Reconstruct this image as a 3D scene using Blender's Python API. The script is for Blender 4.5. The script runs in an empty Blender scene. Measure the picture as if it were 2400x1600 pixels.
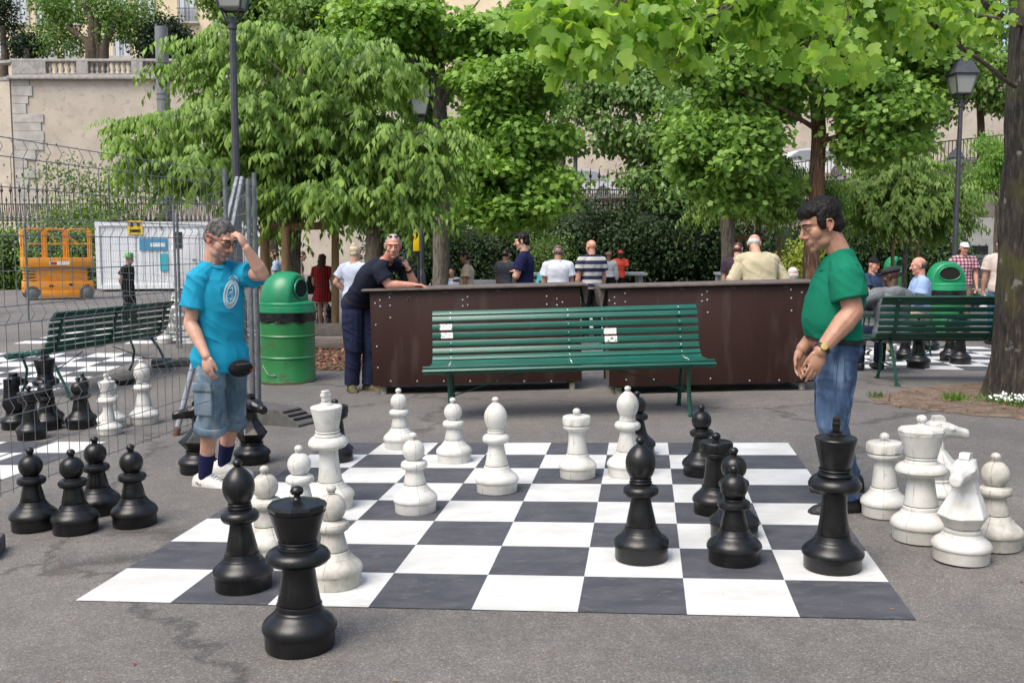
import bpy, bmesh, math, random
import numpy as np
from mathutils import Vector, Matrix, noise
sc = bpy.context.scene
C = sc.collection
R_ = math.radians
# ---------------------------------------------------------------- camera, sky, sun, exposure
F, PITCH, CAMH = 2317.3, 0.09233, 1.5
cam = bpy.data.cameras.new("camera"); cam.sensor_width = 36; cam.lens = 36*F/2400; cam.clip_end = 2000; cam.clip_start = .05
camo = bpy.data.objects.new("camera", cam); C.objects.link(camo)
camo.location = (0, 0, CAMH); camo.rotation_euler = (math.pi/2-PITCH, 0, 0); sc.camera = camo
w = bpy.data.worlds.new("World"); sc.world = w; w.use_nodes = True
SUN_EL, SUN_AZ = R_(58), R_(-138)      # azimuth from +Y towards +X
sky = w.node_tree.nodes.new('ShaderNodeTexSky'); sky.sky_type = 'NISHITA'; sky.sun_disc = False
sky.sun_elevation = SUN_EL; sky.sun_rotation = SUN_AZ; sky.air_density = 1.0; sky.dust_density = 4.0; sky.ozone_density = .6
bg = w.node_tree.nodes['Background']; bg.inputs[1].default_value = .15
w.node_tree.links.new(sky.outputs[0], bg.inputs[0])
sl = bpy.data.lights.new("sun", 'SUN'); sl.energy = 1.6; sl.angle = R_(42); sl.color = (1, .97, .92)
so = bpy.data.objects.new("sun", sl); C.objects.link(so)
dv = Vector((math.sin(SUN_AZ)*math.cos(SUN_EL), math.cos(SUN_AZ)*math.cos(SUN_EL), math.sin(SUN_EL)))
so.rotation_euler = dv.to_track_quat('Z', 'Y').to_euler()
sc.view_settings.view_transform = 'Standard'; sc.view_settings.look = 'None'; sc.view_settings.gamma = 1; sc.view_settings.exposure = .75
# ---------------------------------------------------------------- geometry of the place
K = 2400/2352
def ss(a, b, x):
    t = min(1, max(0, (x-a)/(b-a))); return t*t*(3-2*t)
def gz(x, y): return .0267*max(-6, min(2.7, x))*(1-ss(10.6, 17, y))
def at(u, v, Y):
    X = (u*K-1200)/F; U = -(v*K-800)/F; cp, sp = math.cos(PITCH), math.sin(PITCH)
    d = Vector((X, cp+U*sp, -sp+U*cp)); return Vector((0, 0, CAMH))+d*(Y/d.y)
def G(u, v):
    lo, hi = 1.5, 200
    for _ in range(50):
        m = (lo+hi)/2; p = at(u, v, m)
        if p.z > gz(p.x, p.y): lo = m
        else: hi = m
    return at(u, v, lo)
def gp(x, y): return Vector((x, y, gz(x, y)))
TILT = math.atan(.0267)
# ---------------------------------------------------------------- mesh helpers
class MB:
    def __init__(s): s.v = []; s.f = []; s.mi = []; s.m = 0
    def add(s, vs, fs):
        o = len(s.v); s.v += [tuple(q) for q in vs]; s.f += [tuple(i+o for i in f) for f in fs]; s.mi += [s.m]*len(fs)
        return s
    def box(s, c, d, M=None, ch=0):
        x, y, z = d[0]/2, d[1]/2, d[2]/2; c = Vector(c)
        if ch > 0:
            bm = bmesh.new(); bmesh.ops.create_cube(bm, size=1)
            for q in bm.verts: q.co = Vector((q.co.x*d[0], q.co.y*d[1], q.co.z*d[2]))
            bmesh.ops.bevel(bm, geom=bm.edges[:], offset=ch, segments=2, affect='EDGES', profile=.5)
            vs = [q.co.copy() for q in bm.verts]; fs = [[q.index for q in f.verts] for f in bm.faces]; bm.free()
        else:
            vs = [Vector((i, j, k)) for i in (-x, x) for j in (-y, y) for k in (-z, z)]
            fs = [(0, 1, 3, 2), (4, 6, 7, 5), (0, 4, 5, 1), (2, 3, 7, 6), (0, 2, 6, 4), (1, 5, 7, 3)]
        if M: vs = [M @ q for q in vs]
        return s.add([q+c for q in vs], fs)
    def bar(s, a, b, w, h, up=(0, 0, 1), ch=0):
        a, b = Vector(a), Vector(b); x = (b-a); L = x.length; x.normalize(); up = Vector(up)
        y = up.cross(x).normalized(); z = x.cross(y)
        return s.box((a+b)/2, (L, w, h), Matrix((x, y, z)).transposed(), ch)
    def rings(s, rs, cap=True, close=False):
        n = len(rs[0]); vs = [q for r in rs for q in r]; fs = []
        for i in range(len(rs)-1):
            for j in range(n):
                k = (j+1) % n; fs.append((i*n+j, i*n+k, (i+1)*n+k, (i+1)*n+j))
        if cap: fs += [tuple(range(n))[::-1], tuple((len(rs)-1)*n+j for j in range(n))]
        return s.add(vs, fs)
    def tube(s, pts, r, n=8, cap=True):
        pts = [Vector(p) for p in pts]; r = r if isinstance(r, (list, tuple)) else [r]*len(pts); rs = []
        t0 = (pts[1]-pts[0]).normalized(); a = Vector((0, 0, 1)) if abs(t0.z) < .9 else Vector((1, 0, 0))
        for i, p in enumerate(pts):
            t = (pts[min(i+1, len(pts)-1)]-pts[max(i-1, 0)]).normalized()
            a = (a-t*a.dot(t)).normalized(); b = t.cross(a)
            rs.append([p+(a*math.cos(q)+b*math.sin(q))*r[i] for q in (2*math.pi*j/n for j in range(n))])
        return s.rings(rs, cap)
    def lathe(s, prof, n=32, c=(0, 0, 0), M=None):
        c = Vector(c); rs = []
        for r, z in prof:
            r = max(r, 1e-4); ring = [Vector((r*math.cos(2*math.pi*j/n), r*math.sin(2*math.pi*j/n), z)) for j in range(n)]
            rs.append([(M @ q if M else q)+c for q in ring])
        return s.rings(rs)
    def ell(s, c, rad, B=None, n=14, m=9):
        c = Vector(c); rs = []
        for i in range(m+1):
            t = math.pi*i/m; rr = max(math.sin(t), 1e-3); z = -math.cos(t)
            ring = []
            for j in range(n):
                q = 2*math.pi*j/n; p = (rad[0]*rr*math.cos(q), rad[1]*rr*math.sin(q), rad[2]*z)
                ring.append(c+((B[0]*p[0]+B[1]*p[1]+B[2]*p[2]) if B else Vector(p)))
            rs.append(ring)
        return s.rings(rs)
    def cap(s, a, b, r0, r1, n=12):
        a, b = Vector(a), Vector(b); d = b-a; L = d.length
        if L < 1e-5: return s.ell(a, (r0, r0, r0))
        d.normalize(); pts = []; rr = []
        for q in (0, .25, .5, .75): t = math.pi/2*q; pts.append(a-d*r0*math.cos(t)); rr.append(max(r0*math.sin(t), 1e-4))
        pts += [a, b]; rr += [r0, r1]
        for q in (.25, .5, .75, 1): t = math.pi/2*q; pts.append(b+d*r1*math.sin(t)); rr.append(max(r1*math.cos(t), 1e-4))
        return s.tube(pts, rr, n)
    def prism(s, poly, th, O=(0, 0, 0), ax=(1, 0, 0), ay=(0, 0, 1)):
        ax, ay, O = Vector(ax), Vector(ay), Vector(O); nn = ax.cross(ay).normalized()*th/2
        p = [O+ax*x+ay*y for x, y in poly]; n = len(p)
        return s.add([q-nn for q in p]+[q+nn for q in p], [tuple(range(n))[::-1], tuple(range(n, 2*n))]+[(i, (i+1) % n, n+(i+1) % n, n+i) for i in range(n)])
    def build(s, name, mats, parent=None, smooth=35, world=True):
        me = bpy.data.meshes.new(name)
        vs = s.v
        if parent is not None and world: l = wl(parent); vs = [(a-l.x, b-l.y, c-l.z) for a, b, c in vs]
        me.from_pydata(vs, [], s.f)
        for m in (mats if isinstance(mats, (list, tuple)) else [mats]): me.materials.append(m)
        if max(s.mi, default=0): me.polygons.foreach_set('material_index', s.mi)
        if smooth: me.polygons.foreach_set('use_smooth', [True]*len(s.f)); me.set_sharp_from_angle(angle=R_(smooth))
        o = bpy.data.objects.new(name, me); C.objects.link(o)
        if parent is not None: o.parent = parent
        return o
def wl(o):
    l = Vector((0, 0, 0))
    while o is not None: l += o.location; o = o.parent
    return l
def tag(o, label=None, cat=None, group=None, kind=None):
    if label: o['label'] = label
    if cat: o['category'] = cat
    if group: o['group'] = group
    if kind: o['kind'] = kind
    return o
def thing(name, label, cat, loc=(0, 0, 0), group=None, rz=0):
    o = bpy.data.objects.new(name, None); C.objects.link(o); o.empty_display_size = .1
    o.location = loc; o.rotation_euler = (0, 0, rz); return tag(o, label, cat, group)
kids = {}
def copy_tree(o, parent=None):
    c = o.copy(); C.objects.link(c); c.parent = parent
    for ch in list(o.children): copy_tree(ch, c)
    return c
def remesh(o, vox, sm=2, disp=None, dec=None):
    m = o.modifiers.new('r', 'REMESH'); m.mode = 'VOXEL'; m.voxel_size = vox; m.adaptivity = 0
    if sm: m2 = o.modifiers.new('s', 'SMOOTH'); m2.factor = .5; m2.iterations = sm
    dg = bpy.context.evaluated_depsgraph_get(); e = o.evaluated_get(dg)
    me = bpy.data.meshes.new_from_object(e); o.modifiers.clear(); old = o.data; o.data = me
    if not me.materials:
        for q in old.materials: me.materials.append(q)
    if disp:
        n = len(me.vertices); co = np.empty(n*3); me.vertices.foreach_get('co', co); co = co.reshape(-1, 3)
        nn = np.empty(n*3); me.vertex_normals.foreach_get('vector', nn); nn = nn.reshape(-1, 3)
        d = np.array([disp(Vector(c)) for c in co]); co += nn*d[:, None]; me.vertices.foreach_set('co', co.ravel())
    me.polygons.foreach_set('use_smooth', [True]*len(me.polygons)); me.update()
    return o
# ---------------------------------------------------------------- materials
def nodes(name):
    m = bpy.data.materials.new(name); m.use_nodes = True; t = m.node_tree; return m, t, t.nodes['Principled BSDF']
def mk(t, typ, **kw):
    n = t.nodes.new(typ)
    for k, v in kw.items():
        if k in n.inputs: n.inputs[k].default_value = v
        else: setattr(n, k, v)
    return n
def ramp(t, fac, stops):
    r = t.nodes.new('ShaderNodeValToRGB'); e = r.color_ramp.elements
    while len(e) < len(stops): e.new(.5)
    for q, (p, c) in zip(e, stops): q.position = p; q.color = (c if len(c) == 4 else (*c, 1))
    t.links.new(fac, r.inputs[0]); return r
def mixc(t, fac, a, b, typ='MIX'):
    m = t.nodes.new('ShaderNodeMix'); m.data_type = 'RGBA'; m.blend_type = typ
    for s_, v in ((m.inputs[0], fac), (m.inputs[6], a), (m.inputs[7], b)):
        if hasattr(v, 'is_linked'): t.links.new(v, s_)
        elif isinstance(v, (int, float)): s_.default_value = v
        else: s_.default_value = (*v, 1)
    return m.outputs[2]
def M(name, c, rough=.6, c2=None, sc_=6, bump=0, bs=60, metal=0, stretch=(1, 1, 1), spec=.5, detail=5, c3=None, s3=40, lo=.4, hi=.62):
    m, t, p = nodes(name); tc = mk(t, 'ShaderNodeTexCoord'); mp = mk(t, 'ShaderNodeMapping'); mp.inputs['Scale'].default_value = stretch
    t.links.new(tc.outputs['Object'], mp.inputs[0])
    if c2:
        n = mk(t, 'ShaderNodeTexNoise', Scale=sc_, Detail=detail, Roughness=.6); t.links.new(mp.outputs[0], n.inputs[0])
        r = ramp(t, n.outputs[0], [(lo, c), (hi, c2)]); col = r.outputs[0]
        if c3:
            n3 = mk(t, 'ShaderNodeTexNoise', Scale=s3, Detail=3); t.links.new(mp.outputs[0], n3.inputs[0])
            r3 = ramp(t, n3.outputs[0], [(.56, (0, 0, 0)), (.68, (1, 1, 1))]); col = mixc(t, r3.outputs[0], col, c3)
        t.links.new(col, p.inputs['Base Color'])
    else: p.inputs['Base Color'].default_value = (*c, 1)
    p.inputs['Roughness'].default_value = rough; p.inputs['Metallic'].default_value = metal; p.inputs['Specular IOR Level'].default_value = spec
    if bump:
        nb = mk(t, 'ShaderNodeTexNoise', Scale=bs, Detail=4); t.links.new(mp.outputs[0], nb.inputs[0])
        b = mk(t, 'ShaderNodeBump', Strength=bump, Distance=.01); t.links.new(nb.outputs[0], b.inputs['Height']); t.links.new(b.outputs[0], p.inputs['Normal'])
    return m
def leafmat(name, a, b, dry=None, rough=.58, tr=.35):
    m, t, p = nodes(name); at_ = mk(t, 'ShaderNodeAttribute', attribute_name='var')
    a, b = [(q[0]*1.12, q[1]*1.02, q[2]*1.15) for q in (a, b)]
    st = [(0, a), (1, b)] if not dry else [(0, a), (.9, b), (.985, b), (1, dry)]
    r = ramp(t, at_.outputs['Fac'], st)
    t.links.new(r.outputs[0], p.inputs['Base Color']); p.inputs['Roughness'].default_value = rough; p.inputs['Specular IOR Level'].default_value = .35
    tb = mk(t, 'ShaderNodeBsdfTranslucent'); g = mixc(t, 1.0, r.outputs[0], (1.5, 1.5, .75), 'MULTIPLY'); t.links.new(g, tb.inputs[0])
    mx = mk(t, 'ShaderNodeMixShader'); mx.inputs[0].default_value = tr
    t.links.new(p.outputs[0], mx.inputs[1]); t.links.new(tb.outputs[0], mx.inputs[2])
    t.links.new(mx.outputs[0], t.nodes['Material Output'].inputs[0]); return m
def asphalt():
    m, t, p = nodes('asphalt'); tc = mk(t, 'ShaderNodeTexCoord'); o = tc.outputs['Object']
    v = mk(t, 'ShaderNodeTexVoronoi', Scale=170); t.links.new(o, v.inputs[0])
    n = mk(t, 'ShaderNodeTexNoise', Scale=130, Detail=3); t.links.new(o, n.inputs[0])
    sep = mk(t, 'ShaderNodeSeparateColor'); t.links.new(v.outputs['Color'], sep.inputs[0])
    r1 = ramp(t, sep.outputs[0], [(0, (.115, .108, .099)), (.5, (.148, .139, .128)), (.86, (.175, .165, .152)), (.97, (.255, .243, .225))])
    r2 = ramp(t, n.outputs[0], [(.3, (.7, .7, .7)), (.7, (1.2, 1.2, 1.2))]); c = mixc(t, 1.0, r1.outputs[0], r2.outputs[0], 'MULTIPLY')
    L = mk(t, 'ShaderNodeTexNoise', Scale=.55, Detail=6, Roughness=.65); t.links.new(o, L.inputs[0])
    r3 = ramp(t, L.outputs[0], [(.3, (.74, .74, .76)), (.7, (1.16, 1.14, 1.12))]); c = mixc(t, 1.0, c, r3.outputs[0], 'MULTIPLY')
    L2 = mk(t, 'ShaderNodeTexNoise', Scale=9, Detail=4, Roughness=.7); t.links.new(o, L2.inputs[0])
    r4 = ramp(t, L2.outputs[0], [(.35, (.88, .88, .88)), (.65, (1.08, 1.08, 1.08))]); c = mixc(t, 1.0, c, r4.outputs[0], 'MULTIPLY')
    dn = mk(t, 'ShaderNodeTexNoise', Scale=1.2, Detail=6, Roughness=.7); t.links.new(o, dn.inputs[0]); ad = mk(t, 'ShaderNodeVectorMath', operation='MULTIPLY_ADD'); t.links.new(dn.outputs['Color'], ad.inputs[0]); ad.inputs[1].default_value = (1.1, 1.1, 0); t.links.new(o, ad.inputs[2])
    vc = mk(t, 'ShaderNodeTexVoronoi', Scale=.28, feature='DISTANCE_TO_EDGE'); t.links.new(ad.outputs[0], vc.inputs[0]); rc = ramp(t, vc.outputs['Distance'], [(.0, (.35, .35, .35)), (.012, (1, 1, 1))]); c = mixc(t, .75, c, mixc(t, 1.0, c, rc.outputs[0], 'MULTIPLY'))
    sp = mk(t, 'ShaderNodeTexVoronoi', Scale=2.2); t.links.new(o, sp.inputs[0]); rs = ramp(t, sp.outputs['Distance'], [(.03, (1.5, 1.48, 1.45)), (.055, (1, 1, 1))]); c = mixc(t, .6, c, mixc(t, 1.0, c, rs.outputs[0], 'MULTIPLY'))
    t.links.new(c, p.inputs['Base Color']); p.inputs['Roughness'].default_value = .85
    b = mk(t, 'ShaderNodeBump', Strength=.5, Distance=.004); t.links.new(v.outputs['Distance'], b.inputs['Height']); t.links.new(b.outputs[0], p.inputs['Normal'])
    return m
MAT = {}
def add_seam(m, dark=(.12, .11, .09), w=.0009):
    t = m.node_tree; p = t.nodes['Principled BSDF']; l = p.inputs['Base Color'].links[0].from_socket; tc = mk(t, 'ShaderNodeTexCoord'); sx = mk(t, 'ShaderNodeSeparateXYZ'); t.links.new(tc.outputs['Object'], sx.inputs[0])
    n = mk(t, 'ShaderNodeTexNoise', Scale=14); t.links.new(tc.outputs['Object'], n.inputs[0])
    a = mk(t, 'ShaderNodeMath', operation='ABSOLUTE'); t.links.new(sx.outputs[0], a.inputs[0]); r = ramp(t, a.outputs[0], [(w, (1, 1, 1)), (w*2.2, (0, 0, 0))]); r2 = ramp(t, n.outputs[0], [(.42, (0, 0, 0)), (.55, (1, 1, 1))])
    f = mk(t, 'ShaderNodeMath', operation='MULTIPLY'); t.links.new(r.outputs[0], f.inputs[0]); t.links.new(r2.outputs[0], f.inputs[1]); t.links.new(mixc(t, f.outputs[0], l, dark), p.inputs['Base Color'])
    n3 = mk(t, 'ShaderNodeTexNoise', Scale=60, Detail=2); t.links.new(tc.outputs['Object'], n3.inputs[0]); l2 = p.inputs['Base Color'].links[0].from_socket; r3 = ramp(t, n3.outputs[0], [(.66, (0, 0, 0)), (.72, (.5, .5, .5))]); t.links.new(mixc(t, r3.outputs[0], l2, dark), p.inputs['Base Color'])
MAT['asphalt'] = asphalt()
MAT['white_sq'] = M('white_paint', (.62, .63, .62), .65, (.52, .525, .50), 2.3, .3, 150, c3=(.54, .525, .49), s3=7, stretch=(1, 1.7, 1), detail=12, spec=.3)
MAT['dark_sq'] = M('slate_paint', (.050, .052, .062), .68, (.075, .076, .086), 4, .25, 150, c3=(.09, .09, .096), s3=14, stretch=(1, 2, 1))
MAT['white_pl'] = M('white_plastic', (.64, .635, .60), .45, (.54, .53, .49), 5, .05, 30, c3=(.50, .48, .42), s3=9, detail=7)
MAT['dirty_pl'] = M('dirty_white_plastic', (.58, .56, .505), .55, (.37, .35, .30), 9, .1, 60, detail=8)
MAT['black_pl'] = M('black_plastic', (.006, .006, .0065), .30, (.013, .013, .014), 7, .08, 40, spec=.4)
add_seam(MAT['white_pl'], (.33, .31, .27)); add_seam(MAT['dirty_pl'], (.25, .23, .19)); add_seam(MAT['black_pl'], (.02, .02, .021))
MAT['seam'] = M('seam', (.06, .055, .05), .8)
MAT['green_wood'] = M('green_painted_wood', (.007, .080, .056), .33, (.011, .11, .08), 3, .12, 30, stretch=(1, 9, 9))
MAT['dark_green'] = M('dark_green_paint', (.006, .05, .034), .35, (.01, .065, .045), 4)  # own colour of irons and stools; painted shade on the rear-view bench slats
MAT['metal'] = M('galvanised_steel', (.24, .255, .27), .5, (.17, .185, .20), 14, .05, 60, metal=.6)
MAT['wire'] = M('wire_steel', (.20, .21, .22), .5, metal=.5)
MAT['brown'] = M('brown_board', (.032, .013, .010), .5, (.042, .019, .015), 1.5, .05, 50, spec=.3, c3=(.055, .034, .028), s3=7, stretch=(1, 1, .18), detail=9)
MAT['edge'] = M('board_edge', (.15, .12, .105), .6, (.10, .08, .07), 12)
MAT['rivet'] = M('rivet_steel', (.6, .6, .58), .3, metal=.7)
MAT['tape'] = M('tape', (.36, .34, .3), .6, (.2, .19, .17), 20)
MAT['lamp_metal'] = M('lamp_metal', (.045, .047, .055), .45, (.06, .062, .07), 8)
MAT['bark'] = M('bark', (.055, .04, .028), .9, (.16, .125, .09), 9, .9, 22, stretch=(3, 3, .5), lo=.38, hi=.66)
MAT['bark_red'] = M('reddish_bark', (.09, .038, .02), .9, (.20, .105, .06), 8, .8, 24, stretch=(3, 3, .4), c3=(.2, .18, .16), s3=5)
MAT['bark_grey'] = M('grey_bark', (.085, .07, .055), .9, (.22, .19, .155), 10, .8, 26, stretch=(3, 3, .45))
MAT['wood'] = M('stake_wood', (.22, .13, .06), .75, (.32, .2, .1), 8, .3, 30, stretch=(4, 4, .4))
MAT['bin_green'] = M('bin_green', (.025, .18, .052), .36, (.032, .225, .068), 3, .12, 9, c3=(.05, .13, .05), s3=9)
MAT['bin_lid'] = M('bin_lid_green', (.008, .20, .08), .32, (.012, .25, .105), 3, .08, 9, c3=(.03, .20, .10), s3=12)
MAT['bag'] = M('black_bag', (.012, .012, .013), .25, bump=.9, bs=16)
MAT['black'] = M('black', (.012, .012, .013), .6)
MAT['hole'] = M('dark_inside', (.006, .006, .006), .9)
MAT['glass'] = M('lamp_glass', (.35, .36, .34), .2)
MAT['stone'] = M('stone', (.36, .34, .31), .8, (.24, .23, .21), 5, .3, 20)
MAT['concrete'] = M('concrete', (.36, .35, .33), .8, (.27, .265, .25), 2, .2, 30)
MAT['soil'] = M('soil', (.10, .072, .05), .95, (.2, .155, .115), 9, .8, 60, c3=(.17, .07, .03), s3=45)
MAT['steel_top'] = M('tabletop', (.30, .33, .34), .5)
MAT['white'] = M('white_painted_metal', (.80, .81, .81), .45, (.74, .75, .76), 2)
MAT['orange'] = M('orange_paint', (.75, .29, .012), .35, (.65, .24, .012), 5)
MAT['rubber'] = M('rubber', (.075, .075, .072), .8, (.11, .108, .1), 12, .4, 60)
# ---------------------------------------------------------------- ground
def make_ground():
    xs = sorted(set([-400, -200, -100, -60, -40, -25, -16, -12]+[i*.5 for i in range(-20, 21)]+[12, 16, 25, 40, 60, 100, 200, 400]))
    ys = sorted(set([-100, -40, -15, -6]+[i*.5 for i in range(-6, 54)]+[28, 30, 35, 40, 50, 60, 70, 85, 120, 200, 400]))
    b = MB(); n = len(ys); vs = [(x, y, gz(x, y)) for x in xs for y in ys]
    b.add(vs, [(i*n+j, (i+1)*n+j, (i+1)*n+j+1, i*n+j+1) for i in range(len(xs)-1) for j in range(n-1)])
    o = b.build('ground', MAT['asphalt'], smooth=80); tag(o, kind='structure')
make_ground()
S = CAMH/3.36383; YAW = -.13363; AX = Vector((math.cos(YAW), math.sin(YAW), 0)); AY = Vector((-math.sin(YAW), math.cos(YAW), 0))
def board(O, label, par=0, ax=AX, ay=AY, ij=None, nm='chessboard'):
    b = MB()
    for i in range(8):
        for j in range(8):
            b.m = (i+j+par) % 2; q = []
            for a, c in ((i, j), (i+1, j), (i+1, j+1), (i, j+1)):
                p = O+ax*(a*S)+ay*(c*S); q.append((p.x, p.y, gz(p.x, p.y)+.004))
            b.add(q, [(0, 1, 2, 3)])
    o = b.build(nm, [MAT['white_sq'], MAT['dark_sq']], smooth=0)
    return tag(o, label, 'chessboard', 'chessboards painted on the asphalt')
board(Vector((-4.3469*S, 9.5644*S, 0)), 'large painted black and white chessboard in front of the long green bench')
fr = G(244, 1015); board(fr-AX*8*S-AY*8*S, 'painted chessboard behind the wire fence beside the four black pawns')
board(G(1950, 846), 'painted chessboard beyond the dark bench near the big tree trunk')
p5 = Vector((-5.35, 11.2, 0)); X1, Y1 = Vector((1, 0, 0)), Vector((0, 1, 0))
board(p5-X1*8*S, 'painted chessboard in front of the dark bench behind the wire fence', 1, X1, Y1)
board(Vector((-4.5, 15.9, 0))-X1*8*S, 'distant painted chessboard behind the dark fenced bench', 0, X1, Y1)
board(Vector((.3, 18.2, 0)), 'far chessboard seen through the gap between the brown counters', 0, X1, Y1)
# ---------------------------------------------------------------- giant chess pieces
def base_prof(R, zs, rs):
    return [(0, 0), (.915*R, 0), (.925*R, .02*zs), (.93*R, .37*zs), (.935*R, .385*zs), (.985*R, .40*zs), (1.0*R, .44*zs), (.995*R, .50*zs), (.965*R, .56*zs), (.90*R, .63*zs), (.80*R, .70*zs), (.72*R, .755*zs), (.67*R, .80*zs), (.655*R, .83*zs), (.63*R, .835*zs), (.60*R, .87*zs), (rs+.03*R, .96*zs), (rs+.015*R, .99*zs), (rs-.01*R, zs), (0, zs)]
def collar(r0, R, z, h, r1):
    return [(r0, z-h*1.05), (r0+.35*(R-r0), z-h), (R-.22*(R-r0), z-.72*h), (R, z-.25*h), (R, z+.12*h), (R-.15*(R-r0), z+.6*h), (r1+.45*(R-r1), z+.92*h), (r1, z+h)]
def knob(r, z, rn, zn):
    return [(rn*1.5, zn), (rn, zn+(z-zn)*.25), (rn*.95, zn+(z-zn)*.5), (r*.8, z-r*.45), (r, z-.05*r), (r*.97, z+.2*r), (r*.75, z+.6*r), (r*.35, z+.8*r), (0, z+.85*r)]
def sc2(p, a, b): return [(r*a, z*b) for r, z in p]
PR = {}   # kind -> (base, stem, head, extra), R metres, H metres
def ball(r, z, rb, zb, rt, zt):
    out = []
    a0 = math.asin(max(-1, (zb-z)/r)); a1 = math.asin(min(1, (zt-z)/r))
    for i in range(13): a = a0+(a1-a0)*i/12; out.append((r*math.cos(a), z+r*math.sin(a)))
    return out
a, b_ = .000692*.94, .000715*.94
PR['pawn'] = [('base', sc2(base_prof(199, 236, 101), a, b_)),
  ('stem', sc2([(0, 239), (98, 239), (100, 246), (90, 290), (80, 335), (75, 362)]+collar(75, 119, 405, 36, 74)+[(72, 446), (0, 446)], a, b_)),
  ('head', sc2([(0, 447)]+ball(99, 528, 60, 449, 30, 614)+[(24, 622), (20, 630)]+knob(36, 655, 20, 630), a, b_))]
a, b_ = .000698*.95, .00073*.89
PR['bishop'] = [('base', sc2(base_prof(206, 250, 112), a, b_)),
  ('stem', sc2([(0, 253), (108, 253), (109, 262), (95, 330), (80, 400), (72, 455)]+collar(72, 129, 508, 44, 78)+[(77, 560), (80, 566), (83, 573), (80, 580), (72, 582), (71, 586), (76, 590), (79, 597), (76, 603), (0, 604)], a, b_)),
  ('head', sc2([(0, 605), (72, 605), (84, 625), (98, 655), (107, 690), (109, 722), (104, 755), (92, 785), (74, 812), (55, 833), (38, 847), (26, 855), (18, 862)]+knob(33, 882, 15, 862), a, b_))]
a, b_ = .000757*.95, .00078*.975
PR['rook'] = [('base', sc2(base_prof(174, 205, 97), a, b_)),
  ('stem', sc2([(0, 208), (93, 208), (94, 215), (84, 280), (77, 350), (75, 385), (80, 400), (100, 408), (118, 418), (124, 430), (125, 444), (122, 450), (0, 450)], a, b_)),
  ('head', sc2([(0, 453), (123, 453), (127, 458), (127, 520), (123, 527), (118, 530), (60, 532), (26, 534)]+knob(36, 566, 16, 536), a, b_))]
a, b_ = .000852*.925, .000905*.83
PR['queen'] = [('base', sc2(base_prof(182, 228, 106), a, b_)),
  ('stem', sc2([(0, 231), (103, 231), (104, 240), (93, 300), (84, 370), (78, 425)]+collar(78, 156, 470, 42, 98)+[(100, 512), (101, 520), (98, 528), (89, 531), (86, 537), (92, 541), (96, 548), (93, 556), (0, 557)], a, b_)),
  ('crown', sc2([(0, 560), (95, 560), (100, 575), (122, 660), (132, 695), (136, 704)], a, b_))]
a, b_ = .000688*.90, .000725*.90
PR['king'] = [('base', sc2(base_prof(225, 245, 120), a, b_)),
  ('stem', sc2([(0, 248), (115, 248), (116, 258), (103, 340), (93, 430), (88, 545)]+collar(88, 190, 603, 55, 122)+[(124, 668), (127, 676), (122, 684), (110, 686), (107, 694), (114, 700), (119, 708), (115, 716), (0, 717)], a, b_)),
  ('crown', sc2([(0, 720), (106, 720), (109, 728), (150, 915), (151, 926), (146, 934), (100, 945), (62, 949), (62, 958), (48, 962), (46, 972), (0, 973)], a, b_))]
HT = {'pawn': (.672*.715+.01)*.94, 'bishop': .91*.73*.89, 'rook': .605*.78*.975, 'queen': .835*.905*.83, 'king': 1.05*.725*.9, 'knight': .505}
RB = {'pawn': .1294, 'bishop': .1366, 'rook': .125, 'queen': .1434, 'king': .1395, 'knight': .134}
def knight_parts(root, mm, L):
    # faced +X
    global KN; KN = []
    bs = MB().lathe([(0, 0)]+base_prof(.152, .17, .092)[1:-2]+[(.085, .172), (0, .172)], 40); bs.build('base', mm, root, world=False)
    b = MB()
    def oct_(cx, z, f, bk, w, k=.55):   # f = front reach, bk = back reach, w half width
        return [Vector((cx+f, w*k*.5, z)), Vector((cx+f*.45, w, z)), Vector((cx-bk*.5, w, z)), Vector((cx-bk, w*k, z)), Vector((cx-bk, -w*k, z)), Vector((cx-bk*.5, -w, z)), Vector((cx+f*.45, -w, z)), Vector((cx+f, -w*k*.5, z))]
    b.rings([oct_(0, .174, .085, .082, .08), oct_(0, .195, .105, .09, .09), oct_(.0, .245, .15, .105, .118), oct_(-.01, .30, .10, .105, .095), oct_(-.02, .36, .065, .095, .068), oct_(-.015, .42, .06, .09, .055), oct_(-.005, .465, .07, .085, .058), oct_(.0, .53, .06, .065, .05), oct_(0, .545, .03, .045, .035)])
    def hd(x, z, h, w): return [Vector((x, w*c, z+h*d)) for c, d in ((.55, 1), (1, .35), (.9, -.5), (.45, -1), (-.45, -1), (-.9, -.5), (-1, .35), (-.55, 1))]
    b.rings([hd(-.05, .49, .05, .05), hd(.03, .49, .052, .066), hd(.085, .478, .047, .058), hd(.14, .463, .036, .038), hd(.185, .452, .035, .036), hd(.20, .45, .026, .028)])
    for s in (-1, 1): b.ell((.075, s*.058, .497), (.019, .012, .014), n=10, m=6)
    hd_ = b.build('head', mm, root, smooth=18, world=False); remesh(hd_, .007, 2)
    e = MB()
    e.prism([(-.035, -.02), (.03, -.02), (.045, .012), (.03, .038), (-.03, .036)], .05, (.0, 0, .54)); e.build('forelock', mm, root, smooth=0, world=False)
    mn = MB()
    for i in range(9): mn.box((-.112, 0, .31+i*.026), (.035, .07-.003*i, .016), ch=.004)
    mn.box((-.095, 0, .41), (.04, .06, .24)); mn.build('mane', mm, root, smooth=0, world=False)
protos = {}
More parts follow.
